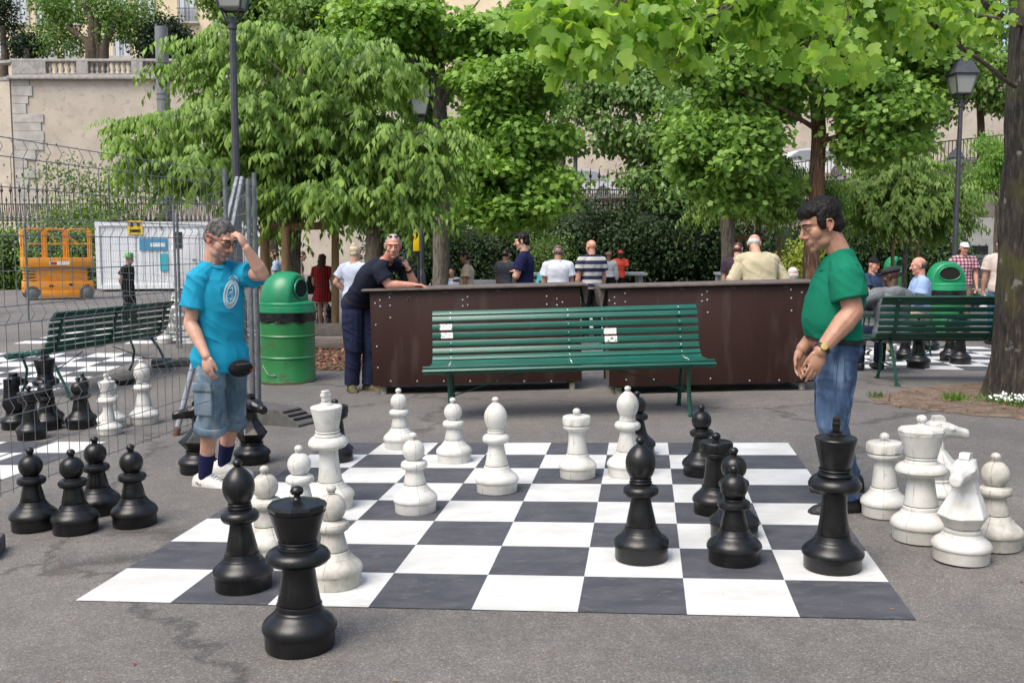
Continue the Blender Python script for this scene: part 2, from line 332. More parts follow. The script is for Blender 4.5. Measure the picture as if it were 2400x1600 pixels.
def make_piece(kind, col, dirty=False):
    mm = MAT['black_pl'] if col == 'black' else (MAT['dirty_pl'] if dirty else MAT['white_pl'])
    root = thing('chess_'+kind, None, None)
    if kind == 'knight':
        knight_parts(root, mm, 1)
        for ch in root.children:
            for q in ch.data.vertices: q.co = Vector((q.co.x*.88, q.co.y*.88, q.co.z*.872))
        return root
    for nm, prof in PR[kind]:
        b = MB(); b.lathe(prof, 48)
        if kind == 'rook' and nm == 'head':
            for k in range(8):
                q = 2*math.pi*k/8; b.box((.091*math.cos(q), .091*math.sin(q), .373), (.006, .03, .042), Matrix.Rotation(q, 3, 'Z'), ch=.002)
        if nm == 'stem' and col == 'white': b.m = 1; r0, z0_ = prof[1]; b.lathe([(0, z0_-.003), (r0+.0012, z0_-.003), (r0+.0016, z0_), (r0+.0008, z0_+.0015), (0, z0_+.0015)], 48)
        if nm in ('head', 'crown') and col == 'white' and kind != 'bishop': b.m = 1; r0, z0_ = prof[1]; b.lathe([(0, z0_-.002), (r0+.0008, z0_-.002), (r0+.0010, z0_), (0, z0_+.001)], 48)
        b.build(nm, [mm, MAT['seam']], root, world=False)
    if kind == 'queen':
        a, z = .000852*.925, .000905*.83; b = MB()
        b.lathe([(r*a, h*z) for r, h in [(130, 702), (137, 706), (143, 728), (137, 744), (0, 770)]], 10); b.build('lid', mm, root, smooth=0, world=False)
        MB().lathe([(r*a, h*z) for r, h in knob(33, 805, 16, 765)], 24).build('knob', mm, root, world=False)
    if kind == 'king':
        z0 = .973*.725*.9; b = MB()
        b.box((0, 0, z0+.017), (.046, .034, .034), ch=.006); b.box((0, 0, z0+.040), (.058, .038, .020), ch=.005); b.box((0, 0, z0+.058), (.044, .034, .020), ch=.005)
        b.build('finial', mm, root, smooth=30, world=False)
    return root
pieces = []
def piece(kind, col, u, vb, label, vt=None, rz=0, lean=0, dirty=False, top=False, group=None, sc1=1):
    key = (kind, col, dirty)
    if key in protos: r = copy_tree(protos[key])
    else: r = make_piece(kind, col, dirty); protos[key] = r
    R, H = RB[kind]*.93*sc1, HT[kind]*sc1
    if top:      # placed from its visible top
        lo, hi = 2, 60
        for _ in range(50):
            m = (lo+hi)/2; p = at(u, vb, m)
            if (p.z-gz(p.x, p.y) < H): hi = m
            else: lo = m
        c = at(u, vb, lo)
    else:
        p = G(u, vb); d = Vector((p.x, p.y, 0)).normalized(); c = p+d*R
        if vt is not None:
            tp = at(u, vt, c.y); DBG.append((kind, col, u, round((tp.z-gz(c.x, c.y))/HT[kind], 3)))
    r.location = (c.x, c.y, gz(c.x, c.y)+.005); r.rotation_euler = (0, -TILT*(1-ss(11, 24, c.y))+R_(lean), rz or random.Random(u).uniform(-.9, .9)); r.scale = (sc1,)*3
    tag(r, label, 'chess piece', group or ('%s %ss' % (col, kind)))
    pieces.append(r); return r
DBG = []
P = piece
P('pawn', 'white', 920, 1035, 'white pawn farthest left on the far row of the large chessboard', 893)
P('pawn', 'white', 1044, 1068, 'white pawn left of the tall white bishop, below the left end of the green bench', 914)
P('pawn', 'white', 955, 1186, 'white pawn with a dark split line standing alone in the middle left of the board', 994, sc1=1.0)
P('bishop', 'white', 1142, 1140, 'white bishop in the centre of the board between a white pawn and the white rook', 912)
P('rook', 'white', 1327, 1105, 'white rook standing on the far part of the board below the bench', 934)
P('bishop', 'white', 1441, 1102, 'white bishop overlapping a black pawn at the far edge of the board', 889, lean=1.0)
P('king', 'white', 762, 1178, 'white king with squared finial, behind the black queen', 905, lean=-1)
P('pawn', 'white', 690, 1024, 'white pawn directly left of the white king', top=True)
P('pawn', 'white', 612, 1070, 'white pawn half hidden behind the near black bishop', top=True, dirty=True)
P('pawn', 'white', 770, 1363, 'weathered white pawn half hidden behind the near black queen', 1113, dirty=True)
P('rook', 'white', 2030, 1196, 'white rook beside the shoes of the man in the green polo shirt', 990)
P('queen', 'white', 2113, 1256, 'tall white queen in the group off the right side of the board', 957)
P('knight', 'white', 2206, 1305, 'white knight facing the camera in the group off the right side of the board', 1040, rz=R_(-128), sc1=1.0)
P('knight', 'white', 2150, 1170, 'white knight in side view, behind the white queen', rz=R_(2))
P('pawn', 'white', 2283, 1273, 'white pawn at the far right of the group off the board', 1041, dirty=True)
P('pawn', 'black', 80, 1225, 'leftmost of the four black pawns in front of the wire fence', 1025)
P('pawn', 'black', 175, 1232, 'nearest of the four black pawns in front of the wire fence, second from the left', 1030)
P('pawn', 'black', 228, 1188, 'farthest of the four black pawns in front of the wire fence', 1008)
P('pawn', 'black', 311, 1216, 'rightmost of the four black pawns in front of the wire fence', 1018)
P('bishop', 'black', 561, 1370, 'black bishop on the near left corner squares, beside the black queen', 1050)
P('queen', 'black', 690, 1515, 'glossy black queen nearest the camera, off the near edge of the board', 1112, lean=1.5)
P('knight', 'black', 455, 1092, 'black knight facing left behind the legs of the man in the blue shirt', 922, rz=R_(183))
P('knight', 'black', 580, 1070, 'black knight turned to the right beside the fence foot', 905, rz=R_(-40))
P('rook', 'black', 775, 1066, 'black rook hidden behind the tall white king', 925)
P('pawn', 'black', 1465, 1052, 'black pawn behind the white bishop at the far edge of the board', 887)
P('pawn', 'black', 1612, 1100, 'black pawn on the far right part of the board, behind the black rook', 933)
P('rook', 'black', 1641, 1190, 'black rook on the right part of the board between black pawns', 997, lean=1.5)
P('pawn', 'black', 1686, 1247, 'black pawn half hidden behind the nearest black pawn', 1031)
P('pawn', 'black', 1686, 1308, 'nearest black pawn on the right part of the board', 1066)
P('bishop', 'black', 1473, 1303, 'black bishop on a white square at the right centre of the board', 1003)
P('king', 'black', 1911, 1325, 'tall black king on the right edge of the board before the man in green', 965, rz=R_(70))
FG = ' behind the wire fence'
P('knight', 'black', 38, 988, 'leftmost black knight showing its ridged mane'+FG, 862, rz=R_(80))
P('rook', 'black', 68, 885, 'black rook partly hidden by the leftmost black knight'+FG, top=True)
P('king', 'black', 105, 806, 'tall black king in front of the dark bench'+FG, top=True)
P('pawn', 'black', 110, 990, 'black pawn standing before the black king'+FG, 868)
P('pawn', 'black', 186, 987, 'black pawn next to the white pawn'+FG, 862)
P('bishop', 'black', 190, 858, 'black bishop mostly hidden by a black pawn'+FG, top=True, sc1=.8)
P('pawn', 'white', 258, 987, 'white pawn between a black pawn and a white bishop'+FG, 866)
P('king', 'white', 247, 862, 'small white king behind a white pawn'+FG, top=True, sc1=.75)
P('bishop', 'white', 333, 977, 'white bishop standing alone beside the bench legs'+FG, 829)
# beyond the bin, seen between the stakes
for (u, vb, k, c, l) in ((736, 752, 'queen', 'black', 'small distant black queen beside the bin'), (757, 762, 'bishop', 'black', 'small distant black bishop left of the wooden stake'), (770, 758, 'bishop', 'white', 'small distant white bishop left of the wooden stake'), (748, 728, 'pawn', 'white', 'small distant white pawn below the red plaid dress')):
    P(k, c, u, vb, l, sc1=.85)
# around the bench on the right
for (u, vb, k, c, l) in ((2109, 847, 'queen', 'black', 'black queen seen under the dark bench on the right, nearest of its row'), (2205, 838, 'king', 'black', 'black king seen under the dark bench close to the big trunk'),
    (2182, 830, 'bishop', 'black', 'black bishop seen under the dark bench, left of the king'), (2078, 828, 'rook', 'black', 'black rook seen under the dark bench, left end'), (2137, 805, 'pawn', 'black', 'black pawn farther back under the dark bench'),
    (2020, 828, 'pawn', 'white', 'white pawn under the dark bench beside the dark boots'), (2040, 806, 'rook', 'white', 'white rook farther back under the dark bench'),
    (2216, 710, 'pawn', 'white', 'white pawn seen above the bench back left of the big trunk'), (2258, 716, 'pawn', 'white', 'white pawn touching the outline of the big trunk above the bench'), (2240, 712, 'pawn', 'black', 'small black pawn above the bench back near the big trunk')):
    P(k, c, u, vb, l)
for (u, vb, k, c, l) in ((400, 716, 'pawn', 'white', 'far white pawn just left of the blue shirt'), (412, 735, 'king', 'white', 'far white king beside the blue shirt sleeve'), (392, 762, 'pawn', 'white', 'white pawn right of the dark bench back'), (380, 790, 'rook', 'white', 'white rook near the end of the dark fenced bench')):
    P(k, c, u, vb, l)
b = MB().lathe([(0, 0), (.125, 0), (.13, .01), (.13, .055), (.125, .062), (0, .064)], 32, G(285, 882)+Vector((0, 0, .004))); tag(b.build('loose_piece_base', MAT['black_pl']), 'round black chess piece base lying on the asphalt behind the fence', 'disc')
# ---------------------------------------------------------------- benches
BSL = [(.02, .45, -38), (.085, .482, -6), (.155, .486, 0), (.225, .482, 3), (.295, .479, 5), (.36, .49, 22), (.425, .527, 42), (.47, .588, 62), (.497, .655, 76), (.513, .728, 82), (.527, .803, 78), (.553, .876, 62), (.592, .925, 46)]
BOLT = []
def make_bench(name, label, L=2.46, n=13):
    r = thing(name, label, 'bench', group='green slatted park benches')
    for k, (y, z, t) in enumerate(BSL):
        B = Matrix.Rotation(R_(t), 3, 'X'); b = MB().box((0, y, z), (L if k > 1 else L+.12, .062 if k < 6 else .052, .024), B, ch=.005)
        o = b.build('slat', MAT['green_wood'], r, world=False)
        for x in (-L/2+.17, .03, L/2-.17):
            if not BOLT: BOLT.append(MB().ell((0, 0, 0), (.007, .007, .004), n=8, m=4).build('bolt', MAT['rivet'], o, world=False)); bo = BOLT[0]
            else: bo = BOLT[0].copy(); C.objects.link(bo); bo.parent = o
            bo.location = Vector((x, y, z))+B @ Vector((0, 0, .0125)); bo.rotation_euler = (R_(t), 0, 0)
    for x, legs in ((-L/2+.17, 1), (.03, 0), (L/2-.17, 1)):
        pts = [(x, y+math.sin(R_(t))*.022, z-math.cos(R_(t))*.024) for y, z, t in BSL]
        b = MB()
        for p, q in zip(pts, pts[1:]): b.bar(p, q, .04, .014, (0, 0, 1) if abs(q[2]-p[2]) < abs(q[1]-p[1]) else (0, 1, 0))
        b.build('support_iron', MAT['dark_green'], r, world=False)
        if legs:
            MB().tube([(x, .05, .43), (x, .10, .30), (x, .07, .12), (x, .0, .006)], .019, 4).box((x, -.01, .006), (.05, .07, .012)).build('leg', MAT['dark_green'], r, world=False)
            MB().tube([(x, .36, .46), (x, .46, .33), (x, .56, .14), (x, .62, .006)], .019, 4).box((x, .63, .006), (.05, .07, .012)).build('leg', MAT['dark_green'], r, world=False)
            MB().bar((x, .08, .2), (x, .53, .2), .03, .01).build('leg_bar', MAT['dark_green'], r, world=False)
            MB().tube([(x, .30, .19), (.03+.3*(1 if x > 0 else -1), .3, .43)], .006, 5).build('brace_rod', MAT['dark_green'], r, world=False)
    return r
bench = make_bench('park_bench', 'long green slatted bench facing the camera in front of the brown counters')
c0 = at(1311, 850, 8.62); bench.location = (c0.x, 8.60, gz(c0.x, 8.8)); bench.rotation_euler = (0, -TILT, R_(.3))
stk = M('peeled_sticker', (.75, .75, .72), .6, (.012, .12, .085), 30, lo=.58, hi=.62)
for (u, v, k, wd) in ((1030, 748, 10, .115), (1032, 767, 9, .11), (1407, 757, 9, .115), (1408, 775, 8, .115)):
    y, z, t = BSL[k]; B = Matrix.Rotation(R_(t), 3, 'X'); x = at(u, v, 9.1).x-c0.x
    o = MB().box(Vector((x, y, z))+B @ Vector((0, 0, .0132)), (wd, .055, .0012), B).build('paper_sticker', stk, bench, world=False)
def place_bench(x, y, rz, label):
    r = copy_tree(bench)
    for ch in list(r.children):
        if ch.name.startswith('paper'): bpy.data.objects.remove(ch)
    for ch in r.children:
        if ch.name.startswith('slat') and 'dark' in label: ch.data = ch.data.copy(); ch.data.materials[0] = MAT['dark_green']  # same bench paint, darker green stands in for shade on the slats
    r.location = (x, y, gz(x, y)); r.rotation_euler = (0, 0, rz); return tag(r, label)
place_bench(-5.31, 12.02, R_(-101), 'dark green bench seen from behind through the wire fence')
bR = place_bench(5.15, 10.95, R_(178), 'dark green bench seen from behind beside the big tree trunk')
place_bench(1.55, 17.0, R_(115), 'small far bench in the gap between the two brown counters')
# ---------------------------------------------------------------- brown counters
def counter(u0, u1, vt, vb, Y, label, riv, flap):
    a, b_ = at(u0, vb, Y), at(u1, vb, Y); t0 = at(u0, vt, Y).z; zb, x0, x1 = a.z, a.x, b_.x; D = .62; H = t0-zb
    r = thing('counter', label, 'counter', (x0, Y, gz(x0, Y)), 'brown board counters behind the bench')
    r.rotation_euler = (0, -TILT*.95, 0); zb -= r.location.z; W = x1-x0
    MB().box((W/2, 0, zb+H/2), (W, .022, H), ch=.003).build('front_panel', MAT['brown'], r, world=False)
    MB().box((W/2, D, zb+H/2), (W, .022, H), ch=.003).build('back_panel', MAT['brown'], r, world=False)
    for x in (.011+.02, W-.011-.02): MB().box((x, D/2, zb+H/2), (.022, D-.024, H-.004)).build('side_panel', MAT['edge'] if flap else MAT['brown'], r, world=False)
    o = MB().box((W/2, D/2, zb+H+.0125), (W+.16, D+.12, .022), ch=.004).build('top_board', MAT['edge'], r, world=False)
    for sx in ((1,) if u0 < 1000 else (-1,)):
        xx = W/2+sx*(W/2+.055); MB().prism([(-.04, 0), (.04, 0), (.02, -.17), (0, -.2)] if sx > 0 else [(.04, 0), (-.04, 0), (-.02, -.17), (0, -.2)][::-1], .5, (xx, D/2, zb+H), (1, 0, 0), (0, 0, 1)).build('bracket', MAT['edge'], r, world=False)
    for x in (.1, W-.1):
        for y in (.06, D-.06):
            MB().tube([(x, y, 0), (x, y, zb-.012)], .035, 8).build('taped_foot', MAT['tape'], r, world=False)
        MB().tube([(x, .06, .06), (x+.02, D-.06, .03)], .012, 6).build('foot_bar', MAT['metal'], r, world=False)
    rb = MB()
    for (u, v) in riv:
        p = at(u, v, Y)-Vector((x0, Y, 0)); p.z -= r.location.z; p.z -= .0267*p.x; rb.ell((p.x, -.012, p.z), (.0095, .006, .0095), n=10, m=5)
    rb.build('rivets', MAT['rivet'], r, world=False)
    lt = MB()
    for q in (.2, .75, 1.27, 1.8): lt.box((q*W/2.08, -.014, zb+H-.028), (.045, .004, .008))
    lt.build('vent_slots', MAT['edge'], r, world=False)
    return r
c4 = lambda x, y: ((850+x/2.767)/K, (660+y/2.767)/K)
rl = [c4(*q) for q in ((97, 140), (128, 119), (130, 160), (192, 102), (194, 154), (194, 232), (98, 280), (101, 419), (104, 556), (186, 643), (357, 643), (529, 643), (700, 643), (875, 643), (1050, 643), (1226, 643), (664, 117), (697, 97), (697, 150), (664, 157), (1209, 93), (1275, 109), (1311, 131), (1275, 150), (1209, 145), (1313, 413))]
counter(858, 1337, 669, 887, 10.45, 'brown board counter the man in navy leans on, left of the gap', rl, 1)
for pts_, Yc in (([(936, 692), (936, 685), (939, 682), (942, 685), (942, 691)], 10.43), ([(1601, 696), (1604, 699), (1606, 704)], 9.98)):
    tag(MB().tube([at(a_, c_, Yc) for a_, c_ in pts_], .004, 4).build('chalk_mark', MAT['edge']), 'small pale %s scratched on the face of the %s brown counter' % (('hook', 'left') if Yc > 10.2 else ('curve', 'right')), 'mark')
c5 = lambda x, y: ((1400+x/4.704)/K, (500+y/4.704)/K)
rr = [c5(*q) for q in ((334, 882), (216, 923), (158, 960), (218, 994), (334, 974), (1237, 859), (1180, 897), (1180, 966), (1237, 951), (1238, 1090), (2160, 838), (2161, 930), (2161, 1068), (2280, 868))]+[c4(*q) for q in ((1712, 635), (1890, 632), (2074, 628), (2257, 626))]+[(1722, 873), (1790, 872)]
counter(1400, 1868, 662, 888, 10.0, 'brown board counter behind the right end of the bench and the man in green', rr, 1)
# ---------------------------------------------------------------- litter bins
def bin_(u, vb, label, rz, sc1=1):
    p = G(u, vb); d = Vector((p.x, p.y, 0)).normalized(); c = p+d*.3
    r = thing('litter_bin', label, 'bin', (c.x, c.y, gz(c.x, c.y)), 'green oil drum litter bins'); r.rotation_euler = (0, 0, rz); Rr = .305; r.scale = (1.05,)*3
    MB().lathe([(0, 0), (Rr, 0), (Rr+.006, .008), (Rr, .02), (Rr, .275), (Rr+.012, .29), (Rr, .305), (Rr, .515), (Rr+.012, .53), (Rr, .545), (Rr, .74), (Rr-.01, .75), (0, .75)], 48).build('drum', MAT['bin_green'], r, world=False)
    MB().lathe([(Rr-.01, .0), (Rr+.0075, .001), (Rr+.0085, .012), (Rr+.004, .022), (Rr-.005, .022)], 48).build('rusty_rim', M('bin_rust', (.12, .05, .02), .8, (.05, .1, .04), 12), r, world=False)
    b = MB(); rs = []
    for k, z in enumerate((.69, .70, .73, .76, .80)):
        rs.append([Vector(((Rr+.012+(.008*math.sin(j*2.3+k) if k < 4 else 0))*math.cos(2*math.pi*j/60), (Rr+.012+.006*math.sin(j*1.7+k*2))*math.sin(2*math.pi*j/60), z+(.012*math.sin(j*.9) if k < 2 else 0))) for j in range(60)])
    b.rings(rs).build('bin_liner', MAT['bag'], r, world=False)
    MB().lathe([(0, .79), (Rr+.014, .79), (Rr+.02, .80), (Rr+.012, .855), (Rr+.004, .86), (Rr+.002, .895), (Rr-.006, .905), (Rr-.05, .915), (0, .92)], 48).build('lid_rim', MAT['bin_lid'], r, world=False)
    b = MB(); rs = []; fx = .15                    # dome flattened on its +X side where the mouth is
    for i in range(17):
        a = math.pi/2*i/16; z = .905+.345*math.sin(a); rr_ = (Rr-.008)*(math.cos(a)**.8 if i < 16 else .001); ring = []
        for j in range(64):
            q = 2*math.pi*j/64; x = rr_*math.cos(q); ring.append(Vector((fx+(x-fx)*.12 if x > fx else x, rr_*math.sin(q), z)))
        rs.append(ring)
    dome = b.rings(rs).build('dome_lid', MAT['bin_lid'], r, world=False, smooth=50)
    h = MB(); n = 28; rim = [Vector((fx+.008, .165*math.cos(2*math.pi*j/n), 1.045+.12*math.sin(2*math.pi*j/n)*(1 if math.sin(2*math.pi*j/n) > 0 else .8))) for j in range(n)]
    h.rings([[q+Vector((.012, 0, 0)) for q in rim], [q+Vector((-.05, 0, 0)) for q in rim]]).build('mouth', MAT['hole'], dome, world=False)
    rm = [q+Vector((.014, 0, 0)) for q in rim]; MB().tube(rm+rm[:2], .011, 6).build('mouth_rim', MAT['bin_lid'], dome, world=False)
    MB().tube([(-.2, -.235, .20), (-.1, -.31, .11), (-.03, -.322, .10)], .005, 6).ell((-.02, -.315, .10), (.015, .008, .015)).build('chain', MAT['metal'], r, world=False)
    return r
bin_(663, 883, 'green drum litter bin with its mouth turned right, between the fence and the leaning man', R_(-12))
bin_(2166, 784, 'green drum litter bin behind the dark bench on the right, mouth towards the camera', R_(-93))
bin_(2052, 690, 'far green domed litter bin behind the seated man in the black cap', R_(-60))
# ---------------------------------------------------------------- street lamps
def lamp(u, v, Y, label):
    p = at(u, v, Y); zb = gz(p.x, Y); h = p.z-zb; r = thing('street_lamp', label, 'street lamp', (p.x, Y, zb), 'black lantern street lamps')
    MB().lathe([(0, 0), (.13, 0), (.13, .12), (.10, .16), (.095, .9), (.075, .98), (.058, 1.05), (.045, h-.25), (.04, h-.1), (0, h-.1)], 8).build('pole', MAT['lamp_metal'], r, world=False, smooth=0)
    b = MB()
    for k in range(4):
        q = math.pi/4+k*math.pi/2; c, s_ = math.cos(q), math.sin(q); b.tube([(c*.03, s_*.03, h-.2), (c*.09, s_*.09, h-.16), (c*.15, s_*.15, h-.05), (c*.185, s_*.185, h)], .014, 5)
    b.lathe([(.045, h-.27), (.06, h-.25), (.06, h-.2), (.045, h-.18)], 10); b.build('lamp_bracket', MAT['lamp_metal'], r, world=False)
    f = MB(); sq = lambda w_, z: [Vector((a*w_, c*w_, z)) for a, c in ((-1, -1), (1, -1), (1, 1), (-1, 1))]
    bt, tp = sq(.14, h), sq(.215, h+.36)
    for k in range(4):
        f.bar(bt[k], tp[k], .025, .025); f.bar(bt[k], bt[(k+1) % 4], .025, .025); f.bar(tp[k], tp[(k+1) % 4], .03, .03)
    f.build('lantern_frame', MAT['lamp_metal'], r, world=False, smooth=0)
    MB().rings([sq(.13, h+.01), sq(.205, h+.355)]).build('lantern_glass', MAT['glass'], r, world=False, smooth=0)
    MB().rings([sq(.24, h+.365), sq(.245, h+.38), sq(.16, h+.58), sq(.13, h+.62), sq(.10, h+.63), sq(.09, h+.68), sq(.03, h+.70)]).lathe([(.03, h+.69), (.05, h+.73), (.02, h+.78), (0, h+.82)], 10).build('lantern_roof', MAT['lamp_metal'], r, world=False, smooth=0)
    return r
lamp(533, 22, 13.3, 'tall black lantern lamp rising above the fence posts at the upper left')
lamp(966, 264, 23, 'black lantern lamp half hidden by leaves behind the leaning man')
lamp(2208, 216, 20, 'black lantern lamp behind the green bin on the right')
lamp(2194, 386, 38, 'far lantern lamp partly hidden behind the right lamp post')
def pole(u, vt, Y, rad, label, name='metal_pole', m='metal', z1=None, parts=None):
    p = at(u, vt, Y); r = thing(name, label, 'pole', (p.x, Y, gz(p.x, Y))); h = p.z-gz(p.x, Y)
    MB().lathe([(0, 0), (rad*1.1, 0), (rad, h-.01), (0, h)], 16).build('pole', MAT[m], r, world=False)
    b = MB()
    for q in (.6, .72, .74, .86): b.lathe([(rad*1.02, h*q), (rad*1.12, h*q+.01), (rad*1.12, h*q+.04), (rad*1.02, h*q+.05)], 16)
    b.build('clamp_ring', MAT[m], r, world=False); return r
MAT['grey_pole'] = M('grey_pole', (.17, .175, .18), .5, (.14, .145, .15), 3)
pole(370, 62, 44, .27, 'thick grey catenary pole in front of the retaining wall', m='grey_pole')
pp = pole(1322, 318, 37, .075, 'thin grey pole with a small blue plate by the iron fence', m='grey_pole')
bl = M('blue_plate', (.03, .05, .35), .4)
MB().box((.12, -.1, at(1326, 478, 37).z), (.28, .02, .14)).build('blue_plate', bl, pp, world=False)
MB().box((.12, -.113, at(1326, 478, 37).z), (.2, .004, .03)).build('plate_line', MAT['white'], pp, world=False)
pole(1452, 225, 42, .17, 'grey round pole rising between the chestnut branches', m='grey_pole')
q = at(956, 527, 22.6); yl = M('yellow_paint', (.75, .52, .01), .4)
r = thing('signal_post', 'yellow box on a thin black post beside the middle lamp pole', 'post', (q.x, 22.6, 0))
MB().tube([(.04, .06, 0), (.04, .06, q.z+.1)], .03, 8).build('post', MAT['black'], r, world=False)
MB().box((0, 0, q.z-.24), (.14, .1, .5), ch=.01).build('yellow_box', yl, r, world=False)
# ---------------------------------------------------------------- temporary wire fences
def panel(a, b_, h, z0a, z0b, label, seg=.115, Z0=None, lean=0, rw=.0026, posts=True):
    """a, b_ ground ends"""
    a, b_ = Vector(a), Vector(b_); X = b_-a; X.z = 0; L = X.length; X.normalize(); nrm = Vector((X.y, -X.x, 0)); up = Vector((0, 0, 1))+nrm*lean
    r = thing('wire_fence', label, 'fence', tuple(a), 'temporary wire mesh fence panels')
    def pt(s, z, o=0): g = a.lerp(b_, s/L); return Vector((g.x, g.y, g.z))+up*(z)+nrm*o
    folds = [h*.985-.03, h*.76, h*.52, h*.27]; zs = [(.10, 0)]
    prof = []
    for f in sorted(folds): prof += [(f-.055, 0), (f, .035), (f+.055, 0)]
    prof = [(.08, 0)]+prof[:-1]+[(h, 0)]
    mesh = MB(); n = int(L/seg)
    for i in range(n+1):
        s = L*i/n; mesh.tube([pt(s, z, o) for z, o in prof], rw, 4, False)
    z = .10; hz = []
    for f in folds: hz += [f-.055, f+.055 if f < h-.1 else h-.004]
    hz += [.10]; ff = sorted(hz)
    for p, q in zip(ff, ff[1:]):
        if q-p > .2:
            m_ = int((q-p)/.17); hz += [p+(q-p)*k/m_ for k in range(1, m_)]
    for z in hz: mesh.tube([pt(0, z, -.004), pt(L, z, -.004)], rw*1.3, 4, False)
    mesh.build('wire_mesh', MAT['wire'], r)
    if posts:
        for s in (0, L):
            MB().tube([pt(s, .0), pt(s, h+.03)], .021, 10).build('post', MAT['metal'], r)
    return r
A0, A1 = gp(-3.27, 5.1), gp(-2.47, 9.6)
panel(gp(-3.36, 4.55), gp(-2.60, 9.05), 2.27, 0, 0, 'near wire fence panel running from the left edge to the fence posts')
def gpu(u, Y): p = at(u, 600, Y); return gp(p.x, Y)
panel(gpu(574, 9.35), gpu(402, 15.3), 2.2, 0, 0, 'wire fence panel running back from the double posts to a single far post', seg=.15, rw=.0018)
panel(gpu(588, 9.45), gpu(520, 15.8), 2.26, 0, 0, 'wire fence panel stacked just behind the blue shirted man', seg=.18, rw=.0018)
panel(gpu(402, 15.3)+Vector((.02, .1, 0)), gpu(60, 21), 2.05, 0, 0, 'far wire fence panel running left behind the fenced bench', seg=.11, rw=.0018)
pl = thing('leaning_fence_poles', 'two steel tubes leaning against the fence posts above the man with glasses', 'pole', (0, 0, 0))
for (u0, u1) in ((545, 500), (556, 519)):
    MB().tube([at(u0, 408, 10.2), at(u1, 600, 9.7), gpu(u1-22, 9.4)+Vector((0, 0, .02))], .024, 10).build('tube', MAT['metal'], pl)
pl = thing('fence_stay', 'slanting steel stay bracing the fence left of the man with glasses', 'stay', (0, 0, 0))
MB().tube([at(460, 770, 9.2), G(404, 1000)+Vector((0, 0, .01))], .026, 10).build('stay_tube', MAT['metal'], pl)
MB().tube([G(404, 1000), G(404, 1000)+Vector((.018, .015, .07))], .029, 10).build('rusty_end', M('rust', (.12, .05, .03), .8), pl)
# rubber fence foot
p = G(635, 975); ft = thing('rubber_fence_block', 'grey rubber fence foot with slots on the ground beside the black knight', 'fence foot', (p.x, p.y+.1, gz(p.x, p.y)), rz=R_(-28))
MB().prism([(-.32, 0), (.34, 0), (.34, .03), (.12, .135), (-.1, .15), (-.32, .15)], .27, (0, 0, .0), (1, 0, 0), (0, 0, 1)).build('rubber_block', MAT['rubber'], ft, world=False, smooth=0)
b = MB()
for k in range(3): b.bar((.155+.06*k, -.12, .122-.026*k), (.155+.06*k, .12, .122-.026*k), .022, .012, (.4, 0, 1))
b.build('slot', MAT['hole'], ft, world=False)
for (u, v, l) in ((-150, 1288, 'dark rubber fence block cut by the left edge of the picture'), (560, 962, 'flat grey fence foot behind the slotted foot'), (404, 840, 'grey slotted fence foot far behind, at the base of the single far post')):
    p = G(u, v); ft = thing('rubber_fence_block', l, 'fence foot', (p.x, p.y, gz(p.x, p.y)), rz=R_(15))
    MB().box((0, 0, .05), (.62, .24, .1), ch=.02).build('rubber_block', MAT['rubber'], ft, world=False, smooth=0); MB().box((.1, 0, .102), (.1, .18, .006)).box((-.1, 0, .102), (.1, .18, .006)).build('slot', MAT['hole'], ft, world=False)
# ---------------------------------------------------------------- scissor lift
p = G(56, 690); lf = thing('scissor_lift', 'orange scissor lift parked in front of the hedge behind the fence', 'scissor lift', (p.x, p.y, 0), rz=R_(30))
L_, W_ = 1.95, .95; OR = MAT['orange']
MB().box((L_/2, W_/2, .38), (L_, W_, .34), ch=.02).box((L_/2+.12, -.01, .17), (L_-.7, .06, .2), ch=.01).build('chassis', OR, lf, world=False)
MB().box((L_/2, W_/2, 1.12), (L_+.02, W_+.04, .28), ch=.01).build('platform', OR, lf, world=False)
MB().box((L_/2+.1, W_/2, .76), (L_-.55, W_-.15, .42), ch=.01).build('scissor_cover', OR, lf, world=False)
b = MB()
for k in range(4):
    z = .60+.1*k; b.bar((.08, .12, z), (.5, .12, z+.05), .05, .05); b.bar((.06, .8, z), (.06, .15, z+.03), .05, .06)
b.build('scissor_arms', OR, lf, world=False)
for x in (.22, L_-.22):
    for y in (0, W_):
        t = MB(); t.lathe([(0, -.08), (.2, -.08), (.215, -.06), (.215, .06), (.2, .08), (0, .08)], 28, (x, y, .215), Matrix.Rotation(math.pi/2, 3, 'X'))
        wh = t.build('wheel', MAT['rubber'], lf, world=False)
        MB().lathe([(0, -.09), (.1, -.09), (.12, -.082), (0, -.08)], 20, (x, y, .215), Matrix.Rotation(math.pi/2*(1 if y > 0 else 1), 3, 'X')).lathe([(0, .08), (.12, .082), (.1, .09), (0, .09)], 20, (x, y, .215), Matrix.Rotation(math.pi/2, 3, 'X')).build('rim', MAT['metal'], wh, world=False)
b = MB(); e = .03; z0, z1 = 1.25, 2.12
for x0, x1 in ((e, .62), (.66, 1.22), (1.26, L_-e)):
    for y in (e, W_-e): b.tube([(x0, y, z0), (x0, y, z1-.08), (x0+.06, y, z1), (x1-.06, y, z1), (x1, y, z1-.08), (x1, y, z0)], .022, 6); b.tube([(x0, y, 1.68), (x1, y, 1.68)], .018, 6)
for x in (e, L_-e): b.tube([(x, e, z1-.05), (x, W_-e, z1-.05)], .022, 6); b.tube([(x, e, 1.68), (x, W_-e, 1.68)], .018, 6); b.tube([(x, W_/2, z0), (x, W_/2, z1-.05)], .02, 6)
b.tube([(.62, e, z1), (.95, e, 1.68)], .02, 6); b.tube([(1.22, W_-e, z1), (1.6, W_-e, 1.68)], .02, 6)
b.build('guard_rail', OR, lf, world=False)
MB().box((-.01, .3, 1.85), (.05, .34, .42), ch=.01).build('control_box', OR, lf, world=False)
